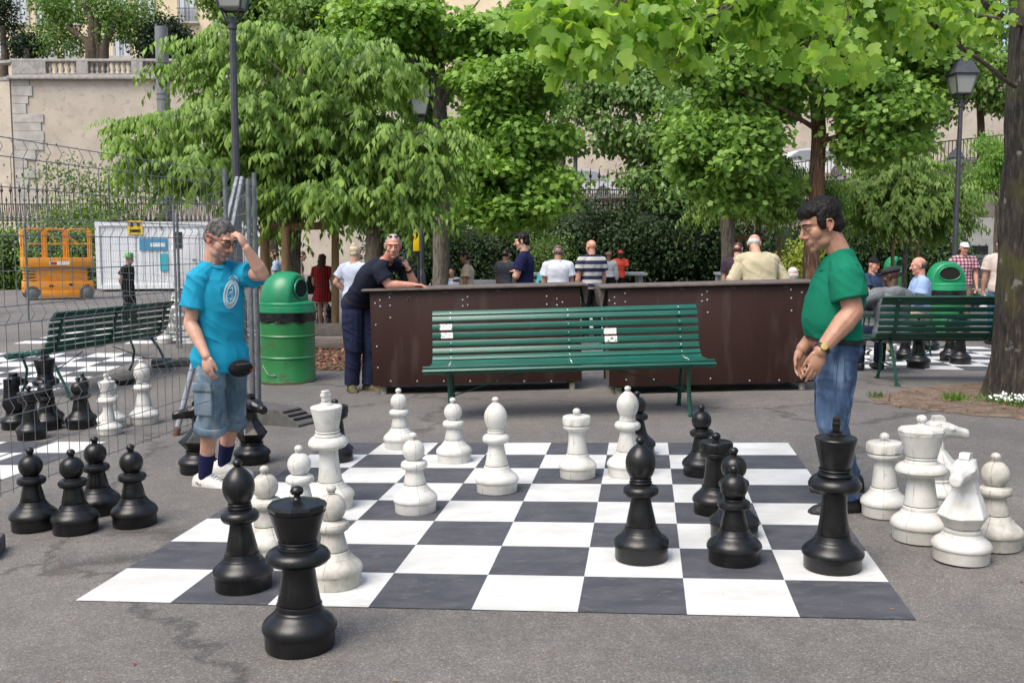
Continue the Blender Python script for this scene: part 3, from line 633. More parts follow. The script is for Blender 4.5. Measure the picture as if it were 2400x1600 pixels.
red = M('red_sign', (.45, .03, .02), .5)
MB().box((-.04, .3, 1.78), (.01, .22, .12)).build('maker_plate', MAT['white'], lf, world=False)
MB().box((1.0, -.028, 1.1), (.55, .01, .11)).build('maker_plate', MAT['white'], lf, world=False)
MB().box((.84, -.036, 1.1), (.16, .006, .08)).build('red_lettering', red, lf, world=False)
b = MB()
for x, z in ((.16, .35), (.75, .42), (1.3, .45), (1.75, .42)): b.box((x, -.004, z), (.12, .012, .06))
b.box((-.004, .2, .36), (.012, .16, .06)); b.build('recess', MAT['hole'], lf, world=False)
# ---------------------------------------------------------------- site containers
ctm = M('container_white', (.76, .78, .79), .5, (.70, .73, .74), 1.5)
def container(u0, vb, L, H, label, rz, kind):
    p = G(u0, vb); r = thing('site_container', label, 'container', (p.x, p.y, 0), rz=rz)
    b = MB(); D = 2.4
    b.box((L/2, D/2, .1+H/2), (L-.1, D-.1, H-.2))
    st = 1.2 if kind == 0 else .2
    x = st
    while x < L-.2: b.box((x+.06, .045, .1+H/2), (.12, .03, H-.3)); x += .24
    b.build('wall_cladding', ctm, r, world=False, smooth=0)
    fr_ = MB()
    for x in (.06, L-.06):
        for y in (.06, D-.06): fr_.box((x, y, .1+H/2), (.14, .14, H))
    for z in (.17, .1+H-.07):
        fr_.box((L/2, .055, z), (L-.26, .13, .16)); fr_.box((L/2, D-.055, z), (L-.26, .13, .16))
        fr_.box((.055, D/2, z), (.13, D-.26, .16)); fr_.box((L-.055, D/2, z), (.13, D-.26, .16))
    fr_.build('frame', MAT['white'], r, world=False, smooth=0)
    if kind == 0:
        d = MB().box((3.05, .015, 1.2), (.95, .05, 2.05), ch=.01).build('door', MAT['white'], r, world=False)
        MB().box((2.8, -.012, 1.85), (.32, .02, .6)).build('window', MAT['hole'], d, world=False); MB().box((3.35, -.03, 1.15), (.12, .06, .04)).build('handle', MAT['metal'], d, world=False)
        y = MB().box((1.35, .0, 2.3), (.5, .02, .5)); o = y.build('yellow_notice', yl, r, world=False)
        MB().box((1.24, -.014, 2.4), (.1, .006, .14)).box((1.46, -.014, 2.4), (.1, .006, .1)).box((1.35, -.014, 2.18), (.36, .006, .1)).build('notice_marks', MAT['hole'], o, world=False)
        o = MB().box((1.95, .0, 1.7), (.95, .02, .42)).build('blue_sign', M('blue_sign', (.06, .27, .45), .5), r, world=False)
        MB().box((2.1, -.014, 1.68), (.5, .006, .14)).build('sign_stripe', MAT['white'], o, world=False)
        MB().box((2.3, .0, 1.05), (.28, .02, .62)).build('teal_sign', M('teal_sign', (.05, .42, .5), .4), r, world=False)
    else:
        o = MB().box((1.2, .01, 1.55), (1.5, .05, 1.2)).build('window', MAT['hole'], r, world=False); g = MB()
        for k in range(16): g.box((.5+k*.093, -.03, 1.55), (.02, .02, 1.2))
        for k in range(4): g.box((1.2, -.055, 1.1+k*.3), (1.5, .02, .03))
        g.build('window_grille', MAT['metal'], o, world=False)
    return r
container(224, 670, 4.0, 2.4, 'white site container with a door, yellow notice and blue sign, right of the orange lift', R_(14), 0)
container(420, 664, 3.4, 2.4, 'second site container with a barred window behind the man with glasses', R_(10), 1)
# ---------------------------------------------------------------- retaining wall, balustrade, building, ramp, iron fences
MAT['plaster'] = M('rough_stone_wall', (.49, .43, .35), .9, (.42, .365, .295), .9, .7, 4, detail=12, c3=(.37, .32, .265), s3=2.6)
MAT['quoin'] = M('pale_stone', (.45, .43, .38), .85, (.33, .31, .28), 1.2, .3, 6)
MAT['facade'] = M('facade', (.72, .60, .42), .8, (.66, .54, .37), .5)
MAT['shutter'] = M('pale_shutter', (.50, .53, .57), .6)
MAT['pane'] = M('window_glass', (.28, .31, .33), .15)
MAT['iron'] = M('iron', (.06, .048, .042), .7, (.09, .07, .055), 4)
MAT['masonry'] = M('ramp_masonry', (.40, .34, .27), .9, (.25, .21, .17), 1.6, .9, 5, detail=10, c3=(.42, .38, .31), s3=2.2)
YW = 60; zt = at(200, 184, YW).z; xl, xr = at(30, 178, YW).x, 75
w_ = thing('retaining_wall', 'tall beige stone retaining wall below the balustrade', 'wall', (0, YW, 0))
MB().box(((xl+xr)/2, YW+1.5, zt/2), (xr-xl, 3, zt)).build('stone_face', MAT['plaster'], w_, smooth=0)
MB().bar((xl, YW+.75, zt/2), (xl-30, YW+12, zt/2), 1.5, zt).build('stone_face', MAT['plaster'], w_, smooth=0)
b = MB(); z = 0; k = 0
random.seed(3)
while z < zt-.3:
    h_ = random.uniform(.42, .62); wq = random.uniform(.7, 1.9); b.box((xl-.1+wq/2, YW-.03, z+h_/2), (wq, .10, h_-.02)); z += h_; k += 1
b.build('corner_quoins', MAT['quoin'], w_, smooth=0)
bal = thing('stone_balustrade', 'grey stone balustrade with turned balusters along the top of the retaining wall', 'balustrade', (0, YW, zt))
cz = zt
MB().box(((xl+xr)/2, YW+.1, cz+.1), (xr-xl+.5, .9, .2), ch=.04).box(((xl+xr)/2, YW+.15, cz+.28), (xr-xl, .5, .16)).build('plinth', MAT['stone'], bal)
MB().box(((xl+xr)/2, YW+.15, cz+1.14), (xr-xl+.2, .5, .16), ch=.03).build('handrail', MAT['stone'], bal)
MB().bar((xl-.1, YW+.4, cz+.1), (xl-29, YW+12, cz+.1), .9, .2).bar((xl-.1, YW+.4, cz+1.14), (xl-29, YW+12, cz+1.14), .5, .16).build('side_handrail', MAT['stone'], bal)
for x0, x1 in ((xl, xl+2.0), (at(177, 160, YW).x, 0), (at(303, 160, YW).x, 0)):
    x1 = x1 or x0+.68; MB().box(((x0+x1)/2, YW+.15, cz+.71), (x1-x0, .52, .70)).build('pedestal', MAT['stone'], bal)
base = MB().lathe([(0, 0), (.12, 0), (.12, .06), (.07, .1), (.10, .2), (.115, .28), (.09, .38), (.055, .5), (.06, .56), (.09, .6), (.11, .66), (.12, .7), (0, .7)], 10, (0, 0, 0)).build('baluster', MAT['stone'], bal, world=False)
n = 0
for a_, b2 in ((xl+2.0, at(177, 160, YW).x), (at(177, 160, YW).x+.68, at(303, 160, YW).x), (at(303, 160, YW).x+.68, at(303, 160, YW).x+3.5), (at(1330, 160, YW).x, at(1410, 160, YW).x)):
    m_ = int((b2-a_)/.31)
    for i in range(m_):
        o = base if n == 0 else base.copy()
        if n: C.objects.link(o)
        o.location = (a_+(i+.5)*(b2-a_)/m_, .15, .36); n += 1
# building on the terrace
tr = MB().box((20, YW+22, zt-.2), (110, 40, .4)).build('terrace', MAT['concrete']); tag(tr, kind='structure')
YB = 76
bd = thing('apartment_building', 'cream stone building with pale shutters behind the terrace trees', 'building', (0, YB, zt))
x0, x1 = at(-60, 0, YB).x, at(2300, 0, YB).x; hB = 14
MB().box(((x0+x1)/2, YB+5, zt+hB/2), (x1-x0, 10, hB)).build('wall', MAT['facade'], bd, smooth=0)
MB().box(((x0+x1)/2, YB-.1, zt+4.3), (x1-x0, .3, .25)).box(((x0+x1)/2, YB-.1, zt+.5), (x1-x0, .2, 1.0)).build('string_course', MAT['quoin'], bd, smooth=0)
MB().box(((x0+x1)/2, YB+5, zt+hB+.3), (x1-x0+1, 11, .6)).build('roof', MAT['stone'], bd, smooth=0)
def window(u, zc, w2, h2, balc=False):
    x = at(u, 100, YB).x; f = MB()
    for sx in (-1, 1): f.box((x+sx*(w2/2+.08), YB-.05, zc), (.16, .14, h2+.3))
    f.box((x, YB-.05, zc+h2/2+.12), (w2+.3, .16, .2)).box((x, YB-.08, zc-h2/2-.1), (w2+.4, .24, .16)); o = f.build('window', MAT['quoin'], bd, smooth=0)
    MB().box((x, YB-.02, zc), (w2, .04, h2)).build('pane', MAT['pane'], o, smooth=0)
    s_ = MB()
    for sx in (-1, 1): s_.box((x+sx*w2*.33, YB-.06, zc), (w2*.3, .05, h2-.05))
    s_.box((x, YB-.055, zc), (.06, .05, h2)); s_.build('shutters', MAT['shutter'], o, smooth=0)
    if balc:
        g = MB().box((x, YB-.35, zc-h2/2+1.0), (w2+.3, .04, .05))
        for k in range(12): g.box((x-w2/2+(w2*k/11), YB-.35, zc-h2/2+.5), (.025, .025, 1.0))
        g.build('balcony_rail', MAT['iron'], o, smooth=0); MB().box((x, YB-.25, zc-h2/2-.05), (w2+.6, .5, .12)).build('balcony_slab', MAT['quoin'], o, smooth=0)
zA, zB = at(107, 113, YB).z, at(430, 14, YB).z
for u in (-10, 48, 107, 165, 222, 280, 337, 395, 452, 510, 1330, 1388, 1445, 2160): window(u, zA, 1.0, 1.6)
for u in (48, 107, 165, 280, 337, 433, 510, 1330, 1388, 1445, 2060, 2160): window(u, zB, 1.15, 2.5, u in (433, 1388))
# ramp with railing and masonry wall
rp = [(1180, 462), (1480, 452), (1800, 432), (1960, 408), (2120, 385), (2290, 366), (2460, 350)]
YR = 47; pts = [at(u, v, YR) for u, v in rp]; b = MB(); g = MB(); cp_ = MB()
for p, q in zip(pts, pts[1:]):
    b.add([(p.x, YR, -.5), (q.x, YR, -.5), (q.x, YR, q.z), (p.x, YR, p.z), (p.x, YR+11, -.5), (q.x, YR+11, -.5), (q.x, YR+11, q.z), (p.x, YR+11, p.z)], [(0, 1, 2, 3), (7, 6, 5, 4), (3, 2, 6, 7)])
    cp_.bar(p+Vector((0, .1, .06)), q+Vector((0, .1, .06)), .5, .16)
rw_ = thing('ramp_wall', 'rising masonry wall of the sloping street behind the trees on the right', 'wall', (0, YR, 0))
b.build('masonry_face', MAT['masonry'], rw_, smooth=0); cp_.build('coping', MAT['stone'], rw_, smooth=0)
for p, q in zip(pts[2:], pts[3:]):
    g = MB(); n = max(2, int((q.x-p.x)/.17))
    for k in range(n+1): c = p.lerp(q, k/n); g.box((c.x, YR+.1, c.z+.6), (.03, .03, 1.0))
    g.bar(p+Vector((0, .1, 1.1)), q+Vector((0, .1, 1.1)), .06, .05); g.bar(p+Vector((0, .1, .2)), q+Vector((0, .1, .2)), .04, .04)
    o = g.build('street_railing', MAT['iron'], smooth=0); tag(o, 'iron railing section on the ramp wall, %s' % {3: 'left of', 0: 'x'}.get(0, 'x') if 0 else None)
    tag(o, None, 'railing', 'railing sections on the ramp wall'); RAILS = globals().setdefault('RAILS', []); RAILS.append(o)
for o, l in zip(RAILS, ('lowest iron railing section on the rising masonry wall', 'iron railing section on the ramp above the staked tree', 'iron railing section on the ramp left of the right lamp post', 'highest iron railing section on the ramp beside the big trunk')): o['label'] = l
# spear fence
def spear_fence(u0, u1, Y, vtop, label):
    xa, xb = at(u0, 500, Y).x, at(u1, 500, Y).x; H = at(600, vtop, Y).z
    r = thing('iron_fence', label, 'fence', (xa, Y, 0), 'black spear topped park fence'); n = int((xb-xa)/2.16)+1; z1, z2 = H-.85, H-1.5
    MB().box(((xb-xa)/2, .1, .3), (xb-xa, .5, .6)).build('stone_plinth', MAT['stone'], r, world=False, smooth=0)
    pm = None
    for k in range(n):
        if pm is None:
            b = MB()
            for z in (z1, z2, .75): b.box((1.08, 0, z), (2.16, .05, .05))
            for i in range(12):
                x = .09+i*.18; tall = i % 2 == 0
                b.box((x, 0, (.6+(H-.35 if tall else z1+.12))/2), (.032, .032, (H-.35 if tall else z1+.12)-.6))
                if tall: b.lathe([(.02, H-.4), (.06, H-.33), (.075, H-.29), (.05, H-.24), (.03, H-.2), (.012, H), (0, H+.02)], 6, (x, 0, 0))
                else: b.lathe([(.015, z1+.1), (.05, z1+.16), (.01, z1+.28), (0, z1+.3)], 5, (x, 0, 0))
                for s in (-1, 1): b.tube([(x, 0, z2), (x+s*.05, 0, z2+.2), (x+s*.09, 0, z1-.02)], .014, 4)
                b.lathe([(.01, z2-.2), (.06, z2-.12), (.02, z2-.04), (.07, z2+.06), (.03, z2+.14), (.01, z2+.28)], 6, (x, 0, 0))
            pm = b.build('railing_panel', MAT['iron'], r, world=False, smooth=0); o = pm
        else: o = pm.copy(); C.objects.link(o)
        o.location.x = k*2.16
spear_fence(-40, 560, 40, 420, 'black iron fence with spear tops behind the scissor lift and containers')
spear_fence(1250, 2180, 41, 388, 'black iron fence with spear tops behind the dark hedge')
ip = pole(2011, 360, 41, .14, 'iron lamp-like fence pillar among the right hand trees', name='fence_pillar', m='iron')
# concrete shelter wall on the right
x0, x1 = at(2150, 500, 36).x, at(2480, 500, 36).x; z1 = at(2200, 500, 36).z
cw = thing('concrete_wall', 'grey concrete wall with a dark opening behind the right lamp post', 'wall', (x0, 36, 0))
MB().box(((x1-x0)/2, .3, z1/2), (x1-x0, .6, z1)).build('wall', MAT['concrete'], cw, world=False, smooth=0)
MB().box((1.55, -.004, 1.35), (.75, .03, .6)).build('opening', MAT['hole'], cw, world=False, smooth=0)
gd = M('grey_cart', (.13, .145, .15), .5)
p = G(2244, 682); r = thing('grey_cart', 'dark grey wheeled utility cart between the plaid shirt and the big trunk', 'cart', (p.x, p.y, 0))
for k in range(3): MB().box((.25, .35, .45+.36*k), (1.0, .7, .34), ch=.02).build('drawer', gd, r, world=False)
for x in (-.1, .55): MB().lathe([(0, 0), (.12, 0), (.12, .06), (0, .06)], 16, (x, 0, .12), Matrix.Rotation(math.pi/2, 3, 'X')).build('wheel', MAT['rubber'], r, world=False)
# ---------------------------------------------------------------- parked car on the ramp
def car(u, v, Y, label, col):
    p = at(u, v, Y); r = thing('parked_car', label, 'car', tuple(p), rz=R_(4)); ct = M('car_paint_'+str(u), col, .25)
    pr = [(-2.1, .25), (-2.1, .6), (-1.9, .8), (-1.5, .88), (-.7, 1.38), (-.3, 1.45), (.6, 1.45), (1.0, 1.38), (1.6, .95), (2.05, .85), (2.1, .5), (2.1, .25)]
    MB().prism(pr, 1.65, (0, .85, 0)).build('body', ct, r, world=False, smooth=0)
    MB().prism([(-1.35, .9), (-.68, 1.32), (-.1, 1.36), (-.1, .9)], .03, (0, .0, 0)).prism([(0, .9), (0, 1.36), (.6, 1.36), (1.0, 1.3), (1.45, .92)], .03, (0, .0, 0)).build('side_window', MAT['pane'], r, world=False, smooth=0)
    for x in (-1.3, 1.3):
        o = MB().lathe([(0, -.1), (.3, -.1), (.32, 0), (.3, .1), (0, .1)], 20, (x, .05, .3), Matrix.Rotation(math.pi/2, 3, 'X')).build('wheel', MAT['rubber'], r, world=False)
        MB().lathe([(0, .1), (.18, .1), (.16, .13), (0, .13)], 16, (x, .05, .3), Matrix.Rotation(math.pi/2, 3, 'X')).build('rim', MAT['metal'], o, world=False)
    MB().box((-2.08, .85, .68), (.06, 1.3, .12)).build('headlight', MAT['glass'], r, world=False, smooth=0)
car(1325, 455, 50, 'pale silver car parked on the ramp behind the spear fence', (.5, .52, .54))
car(1865, 408, 50, 'white car half hidden by leaves behind the reddish trunk', (.7, .72, .74))
# ---------------------------------------------------------------- tables
def table(u0, u1, vt, Y, label, bench_=False):
    a_, c_ = at(u0, vt, Y), at(u1, vt, Y); L = c_.x-a_.x; r = thing('outdoor_table', label, 'table', (a_.x, Y, 0), 'long grey outdoor tables'); H = a_.z
    MB().box((L/2, .5, H-.04), (L, 1.1, .07)).build('tabletop', MAT['steel_top'], r, world=False, smooth=0)
    for x in (L*.16, L*.84):
        for y in (.15, .85): MB().box((x, y, (H-.08)/2), (.12, .1, H-.08)).build('leg', MAT['steel_top'], r, world=False, smooth=0)
    if bench_: MB().box((L/2, -.4, H-.3), (L, .3, .05)).build('bench_seat', MAT['concrete'], r, world=False, smooth=0)
table(1402, 1487, 626, 27, 'grey table behind the right counter beside the man in the orange shirt')
table(1048, 1268, 645, 24, 'long low grey table behind the beige and dark grey shirted men', True)
table(1655, 1700, 626, 30, 'dark table behind the grey trunk left of the man in the cream jacket')
table(1195, 1262, 627, 30, 'green topped table between the navy polo shirt and the white polo shirt')
# ---------------------------------------------------------------- tree pit, mulch, edging
def patch(name, pts, z, m):
    P_ = [G(u, v) for u, v in pts]; c = sum(P_, Vector())/len(P_); vs = [c]+P_; b = MB(); n = len(P_); out = []
    rng = random.Random(5); fine = []
    for i in range(n):
        for k in range(6):
            q = P_[i].lerp(P_[(i+1) % n], k/6); q = q+Vector((rng.uniform(-.03, .03), rng.uniform(-.05, .05), 0)); fine.append(q)
    rings = []
    for t in (1, .93, .6, .3, .02):
        rings.append([Vector((c.x+(q.x-c.x)*t, c.y+(q.y-c.y)*t, 0)) for q in fine])
    for r_, t in zip(rings, (0, 1, 2, 3, 4)):
        for q in r_: q.z = gz(q.x, q.y)+z+(0 if t == 0 else .012+.01*noise.noise(q*6))
    b.rings(rings[::-1], cap=False); o = b.build(name, m, smooth=60); tag(o, kind='structure'); return o
patch('soil_patch', [(1998, 914), (2060, 897), (2140, 886), (2290, 882), (2420, 884), (2560, 905), (2560, 970), (2352, 964), (2200, 950), (2080, 936), (2010, 926)], .004, MAT['soil'])
MAT['mulch'] = M('mulch', (.05, .03, .018), .95, (.13, .08, .05), 14, 1.0, 40, c3=(.2, .13, .08), s3=50)
patch('mulch_patch', [(700, 800), (860, 800), (880, 850), (760, 852), (700, 850)], .004, MAT['mulch'])
gw = M('grey_timber', (.2, .175, .15), .85, (.13, .11, .095), 8, .3, 30, stretch=(1, 6, 6))
for (u, v, Y, L, h, l) in ((782, 783, 14.9, 1.5, .16, 'weathered grey timber edging board at the near side of the mulch bed'), (775, 760, 16.6, 1.7, .22, 'upper weathered timber edging board behind the mulch bed')):
    p = at(u, v, Y); o = MB().box((p.x, Y, gz(p.x, Y)+h/2+.05), (L, .12, h), ch=.01).box((p.x-.5*L, Y+.02, gz(p.x, Y)+h/2+.09), (.12, .16, h+.12), ch=.01).build('timber_edging', gw); tag(o, l, 'edging')
# ---------------------------------------------------------------- foliage
rs_ = np.random.RandomState(11)
def T(vs, fs): return np.array(vs, float), fs
# templates: x along the leaf, y across, z normal
LEAF = {
 'blade': T([(0, .06, 0), (0, -.06, 0), (.6, -.05, -.08), (1, 0, -.25), (.6, .05, -.08)], [(0, 1, 2, 3, 4)]),
 'lance': T([(0, 0, 0), (.38, .2, -.04), (1, 0, -.14), (.38, -.2, -.04), (.5, 0, .03)], [(0, 4, 1), (4, 2, 1), (0, 3, 4), (4, 3, 2)]),
 'oval': T([(0, 0, 0), (.4, .3, -.04), (1, 0, -.08), (.4, -.3, -.04)], [(0, 2, 1), (0, 3, 2)]),
 'lobed': T([(0, 0, 0), (.1, .42, -.05), (.42, .30, 0), (.62, .52, -.08), (.8, .2, -.03), (1.0, .0, -.06), (.8, -.2, -.03), (.62, -.52, -.08), (.42, -.30, 0), (.1, -.42, -.05)], [(0, 2, 1), (0, 5, 4, 3, 2), (0, 8, 7, 6, 5), (0, 9, 8)]),
 'tulip': T([(0, 0, 0), (-.04, .22, -.02), (.12, .46, -.07), (.30, .50, -.10), (.46, .34, -.04), (.66, .44, -.08), (.90, .34, -.10), (.80, .14, -.04), (.74, 0, .0), (.80, -.14, -.04), (.90, -.34, -.10), (.66, -.44, -.08), (.46, -.34, -.04), (.30, -.50, -.10), (.12, -.46, -.07), (-.04, -.22, -.02)], [(0, 8, 7, 6, 5, 4, 3, 2, 1), (0, 15, 14, 13, 12, 11, 10, 9, 8)]),
}
def norm(a): return a/np.maximum(np.linalg.norm(a, axis=-1, keepdims=True), 1e-9)
def leaf_mesh(name, kind, pos, ax, nm, size, mat, parent=None, var=None):
    tv, tf = LEAF[kind]; n = len(pos); ax = norm(ax); sd = norm(np.cross(nm, ax)); nn = np.cross(ax, sd)
    co = pos[:, None, :]+size[:, None, None]*(tv[None, :, 0, None]*ax[:, None]+tv[None, :, 1, None]*sd[:, None]+tv[None, :, 2, None]*nn[:, None])
    co = co.reshape(-1, 3)
    if parent is not None: l = wl(parent); co = co-np.array(l)
    lens = np.array([len(f) for f in tf]); flat = np.concatenate([np.array(f) for f in tf]); k = len(tv)
    li = (flat[None]+np.arange(n)[:, None]*k).ravel(); tot = np.tile(lens, n); st = np.concatenate([[0], np.cumsum(tot)[:-1]])
    me = bpy.data.meshes.new(name); me.vertices.add(len(co)); me.vertices.foreach_set('co', co.ravel().astype(np.float32))
    me.loops.add(len(li)); me.loops.foreach_set('vertex_index', li.astype(np.int32)); me.polygons.add(len(tot)); me.polygons.foreach_set('loop_start', st.astype(np.int32))
    me.update(calc_edges=True); me.validate()
    at_ = me.attributes.new('var', 'FLOAT', 'FACE'); v = rs_.rand(n) if var is None else var
    at_.data.foreach_set('value', np.repeat(v, len(tf)).astype(np.float32)); me.materials.append(mat)
    o = bpy.data.objects.new(name, me); C.objects.link(o)
    if parent is not None: o.parent = parent
    return o
def rdir(n): return norm(rs_.normal(size=(n, 3)))
def clump_pts(cl, ncl, per, sig, shell=.5):
    """cl: list of (center, radii). twig clusters near the surface of each clump, leaves round each twig"""
    want = ncl; ncl = int(ncl*1.7); w8 = np.array([(r[0]*r[1]*r[2])**.6 for c, r in cl]); w8 /= w8.sum(); idx = rs_.choice(len(cl), ncl, p=w8)
    c = np.array([cl[i][0] for i in idx]); r = np.array([cl[i][1] for i in idx]); d = rdir(ncl); t = (1-shell*rs_.rand(ncl)**1.6)*np.where(rs_.rand(ncl) < .35, 1+.4*rs_.rand(ncl), 1)
    tw = c+d*r*t[:, None]+rs_.normal(size=(ncl, 3))*.08*r; outd = norm(d*np.array([1, 1, .6]))
    R0 = float(np.median(r)); fq = 1.3/max(R0, .3); sc_n = np.array([noise.noise(Vector(q)*fq) for q in tw])+rs_.rand(ncl)*.16; k_ = np.argsort(-sc_n)[:want]
    return tw[k_], outd[k_]
def mk_clumps(spec):
    out = []
    for s in spec:
        u, v, Y, ru, rv = s[:5]; p = at(u, v, Y); rx, rz = ru/2271*Y, rv/2271*Y; ry = s[5] if len(s) > 5 else max(rx, rz)*.8
        out.append((np.array(p), np.array([rx, ry, rz])))
    return out
def crown(name, spec, ncl, per, size, mat, parent, kind='oval', sig=.18, droop=.3, shell=.5, flat=.5, szv=.3, nr=.5, ex=True):
    cl_ = mk_clumps(spec)
    if ex and kind != 'tulip':
        o2 = []
        for c, r in cl_:
            for _ in range(6):
                d = rdir(1)[0]; o2.append((c+d*r*(.30+.75*rs_.rand()), r*(.28+.30*rs_.rand())*np.array([1, 1, .85])))
        cl_ = o2
    tw, od = clump_pts(cl_, ncl, per, sig, shell); n = ncl*per
    tone = np.repeat(rs_.rand(ncl), per); base = np.repeat(tw, per, 0); o = np.repeat(od, per, 0)
    pos = base+rs_.normal(size=(n, 3))*sig*np.array([1, 1, flat]); a = norm(rs_.normal(size=(n, 3))*.8+o*.6+np.array([0, 0, -droop*1.6]))
    nm = norm(rs_.normal(size=(n, 3))*nr+np.array([0, 0, 1.0])+o*.35)
    return leaf_mesh(name, kind, pos, a, nm, size*(1-szv/2+szv*rs_.rand(n)), mat, parent, np.clip(tone*.6+rs_.rand(n)*.4, 0, 1))
def drape(name, spec, ntw, per, size, mat, parent, length=.8, shell=.55):
    """arching twigs whose narrow leaves hang from both sides"""
    tw, od = clump_pts(mk_clumps(spec), ntw, per, 0, shell); od = norm(od*np.array([1, 1, .25])+np.array([0, 0, .1])+rs_.normal(size=(ntw, 3))*.25)
    L = length*(.6+.8*rs_.rand(ntw)); t = np.tile(np.linspace(.05, 1, per), ntw); T0 = np.repeat(tw, per, 0); D = np.repeat(od, per, 0); LL = np.repeat(L, per)
    pos = T0+D*(t*LL)[:, None]+np.array([0, 0, -1.0])*(.45*LL*t**2)[:, None]
    tan = norm(D+np.array([0, 0, -.9])*t[:, None]); sgn = np.tile([1, -1], (len(t)+1)//2)[:len(t)]
    side = norm(np.cross(tan, np.array([0, 0, 1.0])))*sgn[:, None]; n = len(t)
    a = norm(np.array([0, 0, -1.0])*.85+side*.5+tan*.4+rs_.normal(size=(n, 3))*.22)
    nm = norm(D*1.0+np.array([0, 0, .75])+side*.5+rs_.normal(size=(n, 3))*.4)
    tone = np.repeat(rs_.rand(ntw), per)*.5
    return leaf_mesh(name, 'lance', pos, a, nm, size*(.75+.5*rs_.rand(n)), mat, parent, np.clip(tone+.5*t+rs_.rand(n)*.15-.05, 0, 1))
def limb(b, pts, r0, r1, n=9, wob=.04, sub=5):
    P_ = [Vector(p) for p in pts]; out = []; 
    for i in range(len(P_)-1):
        for k in range(sub):
            t = k/sub; p0 = P_[max(i-1, 0)]; p1 = P_[i]; p2 = P_[i+1]; p3 = P_[min(i+2, len(P_)-1)]
            out.append(.5*((2*p1)+(p2-p0)*t+(2*p0-5*p1+4*p2-p3)*t*t+(3*p1-p0-3*p2+p3)*t**3))
    out.append(P_[-1]); m = len(out)-1
    out = [p+Vector((noise.noise(p*1.3)*wob, noise.noise(p*1.3+Vector((9, 0, 0)))*wob, 0)) for p in out]
    b.tube(out, [r0+(r1-r0)*i/m for i in range(m+1)], n)
def tree(name, label, u, Y, group, trunk, r0, r1, bark='bark', limbs=(), zb=None):
    """trunk: list of (u, v) pixels at depth Y, first one stands on the ground"""
    p0 = at(u, 600, Y); g = gp(p0.x, Y); r = thing(name, label, 'tree', tuple(g), group)
    b = MB(); pts = [g+Vector((0, 0, -.05))]+[at(uu, vv, Y) for uu, vv in trunk]; limb(b, pts, r0, r1, 12, .03)
    b.build('trunk', MAT[bark], r, smooth=60)
    if limbs:
        b = MB()
        for l in limbs: limb(b, [at(a, c, Y+d) for a, c, d in l], r1*.55, r1*.15, 6, .05)
        b.build('branches', MAT[bark], r, smooth=60)
    return r
LM = dict(
 zelk=leafmat('leaf_drooping', (.042, .115, .015), (.225, .385, .06), rough=.5, tr=.28),
 tulip=leafmat('leaf_tulip_tree', (.10, .235, .03), (.26, .45, .08), (.45, .22, .08), tr=.35),
 tul2=leafmat('leaf_tulip_right', (.095, .22, .03), (.25, .43, .085), tr=.35),
 near=leafmat('leaf_overhang', (.09, .25, .03), (.36, .55, .09), tr=.5, rough=.42),
 chest=leafmat('leaf_chestnut', (.075, .17, .035), (.18, .31, .08), (.3, .16, .07), tr=.25),
 dark=leafmat('leaf_hedge', (.012, .034, .009), (.04, .085, .02), tr=.12, rough=.65),
 mid=leafmat('leaf_mid', (.08, .18, .03), (.20, .33, .065), tr=.25),
 shrub=leafmat('leaf_shrub', (.06, .13, .03), (.14, .24, .05), tr=.3),
 yell=leafmat('leaf_yellow', (.16, .26, .03), (.36, .42, .05), tr=.3),
 cyp=leafmat('leaf_cypress', (.012, .03, .012), (.03, .065, .02), tr=.1),
 terr=leafmat('leaf_terrace', (.07, .17, .03), (.17, .29, .06), tr=.25),
 pale=leafmat('leaf_pale', (.10, .24, .035), (.2, .36, .06), tr=.4))
GT = 'park trees'
# --- zelkova-like tree with stakes
Y = 17.5
t = tree('drooping_tree', 'broad tree with drooping narrow leaves, held by wooden stakes behind the green bin', 671, Y, GT, [(672, 640), (675, 500), (690, 380), (700, 250), (690, 140)], .17, .07, 'bark_grey',
  [[(680, 430, 0), (560, 380, -.5), (400, 345, -.8)], [(690, 380, 0), (830, 330, -.5), (980, 300, -1)], [(698, 300, 0), (560, 230, -.5), (430, 190, -.5)], [(700, 260, 0), (820, 190, -.3), (930, 175, -.5)], [(690, 200, 0), (600, 130, 0)], [(680, 450, 0), (780, 430, -1), (880, 440, -1.2)], [(680, 470, 0), (640, 470, -.8), (640, 520, -1)]])
tiers = [(560, 100, 105, 20), (690, 118, 120, 20), (820, 138, 100, 20), (900, 165, 50, 12), (450, 150, 55, 20), (490, 195, 55, 16), (600, 185, 110, 20), (760, 200, 130, 18), (850, 212, 40, 14), (700, 255, 160, 20), (820, 268, 75, 16), (580, 262, 90, 18),
 (480, 283, 105, 18), (385, 300, 65, 15), (320, 335, 45, 11), (640, 318, 130, 20), (800, 325, 130, 20), (945, 312, 75, 14), (1020, 315, 42, 14), (430, 345, 95, 18), (560, 370, 120, 20), (720, 383, 140, 20), (880, 380, 110, 20), (990, 380, 42, 18), (365, 385, 50, 14),
 (620, 435, 120, 20), (780, 445, 130, 20), (910, 445, 70, 20), (420, 415, 60, 15), (500, 405, 60, 16), (720, 440, 90, 12), (845, 470, 70, 16), (935, 480, 50, 18), (630, 480, 26, 24), (645, 525, 22, 20)]
big = [(a_, b2, 17.2+.5*math.sin(i_*2.1), c_, d_, 1.5 if c_ > 60 else .6) for i_, (a_, b2, c_, d_) in enumerate(tiers)]
drape('crown', big, 2700, 13, .155, LM['zelk'], t, .55, .9)
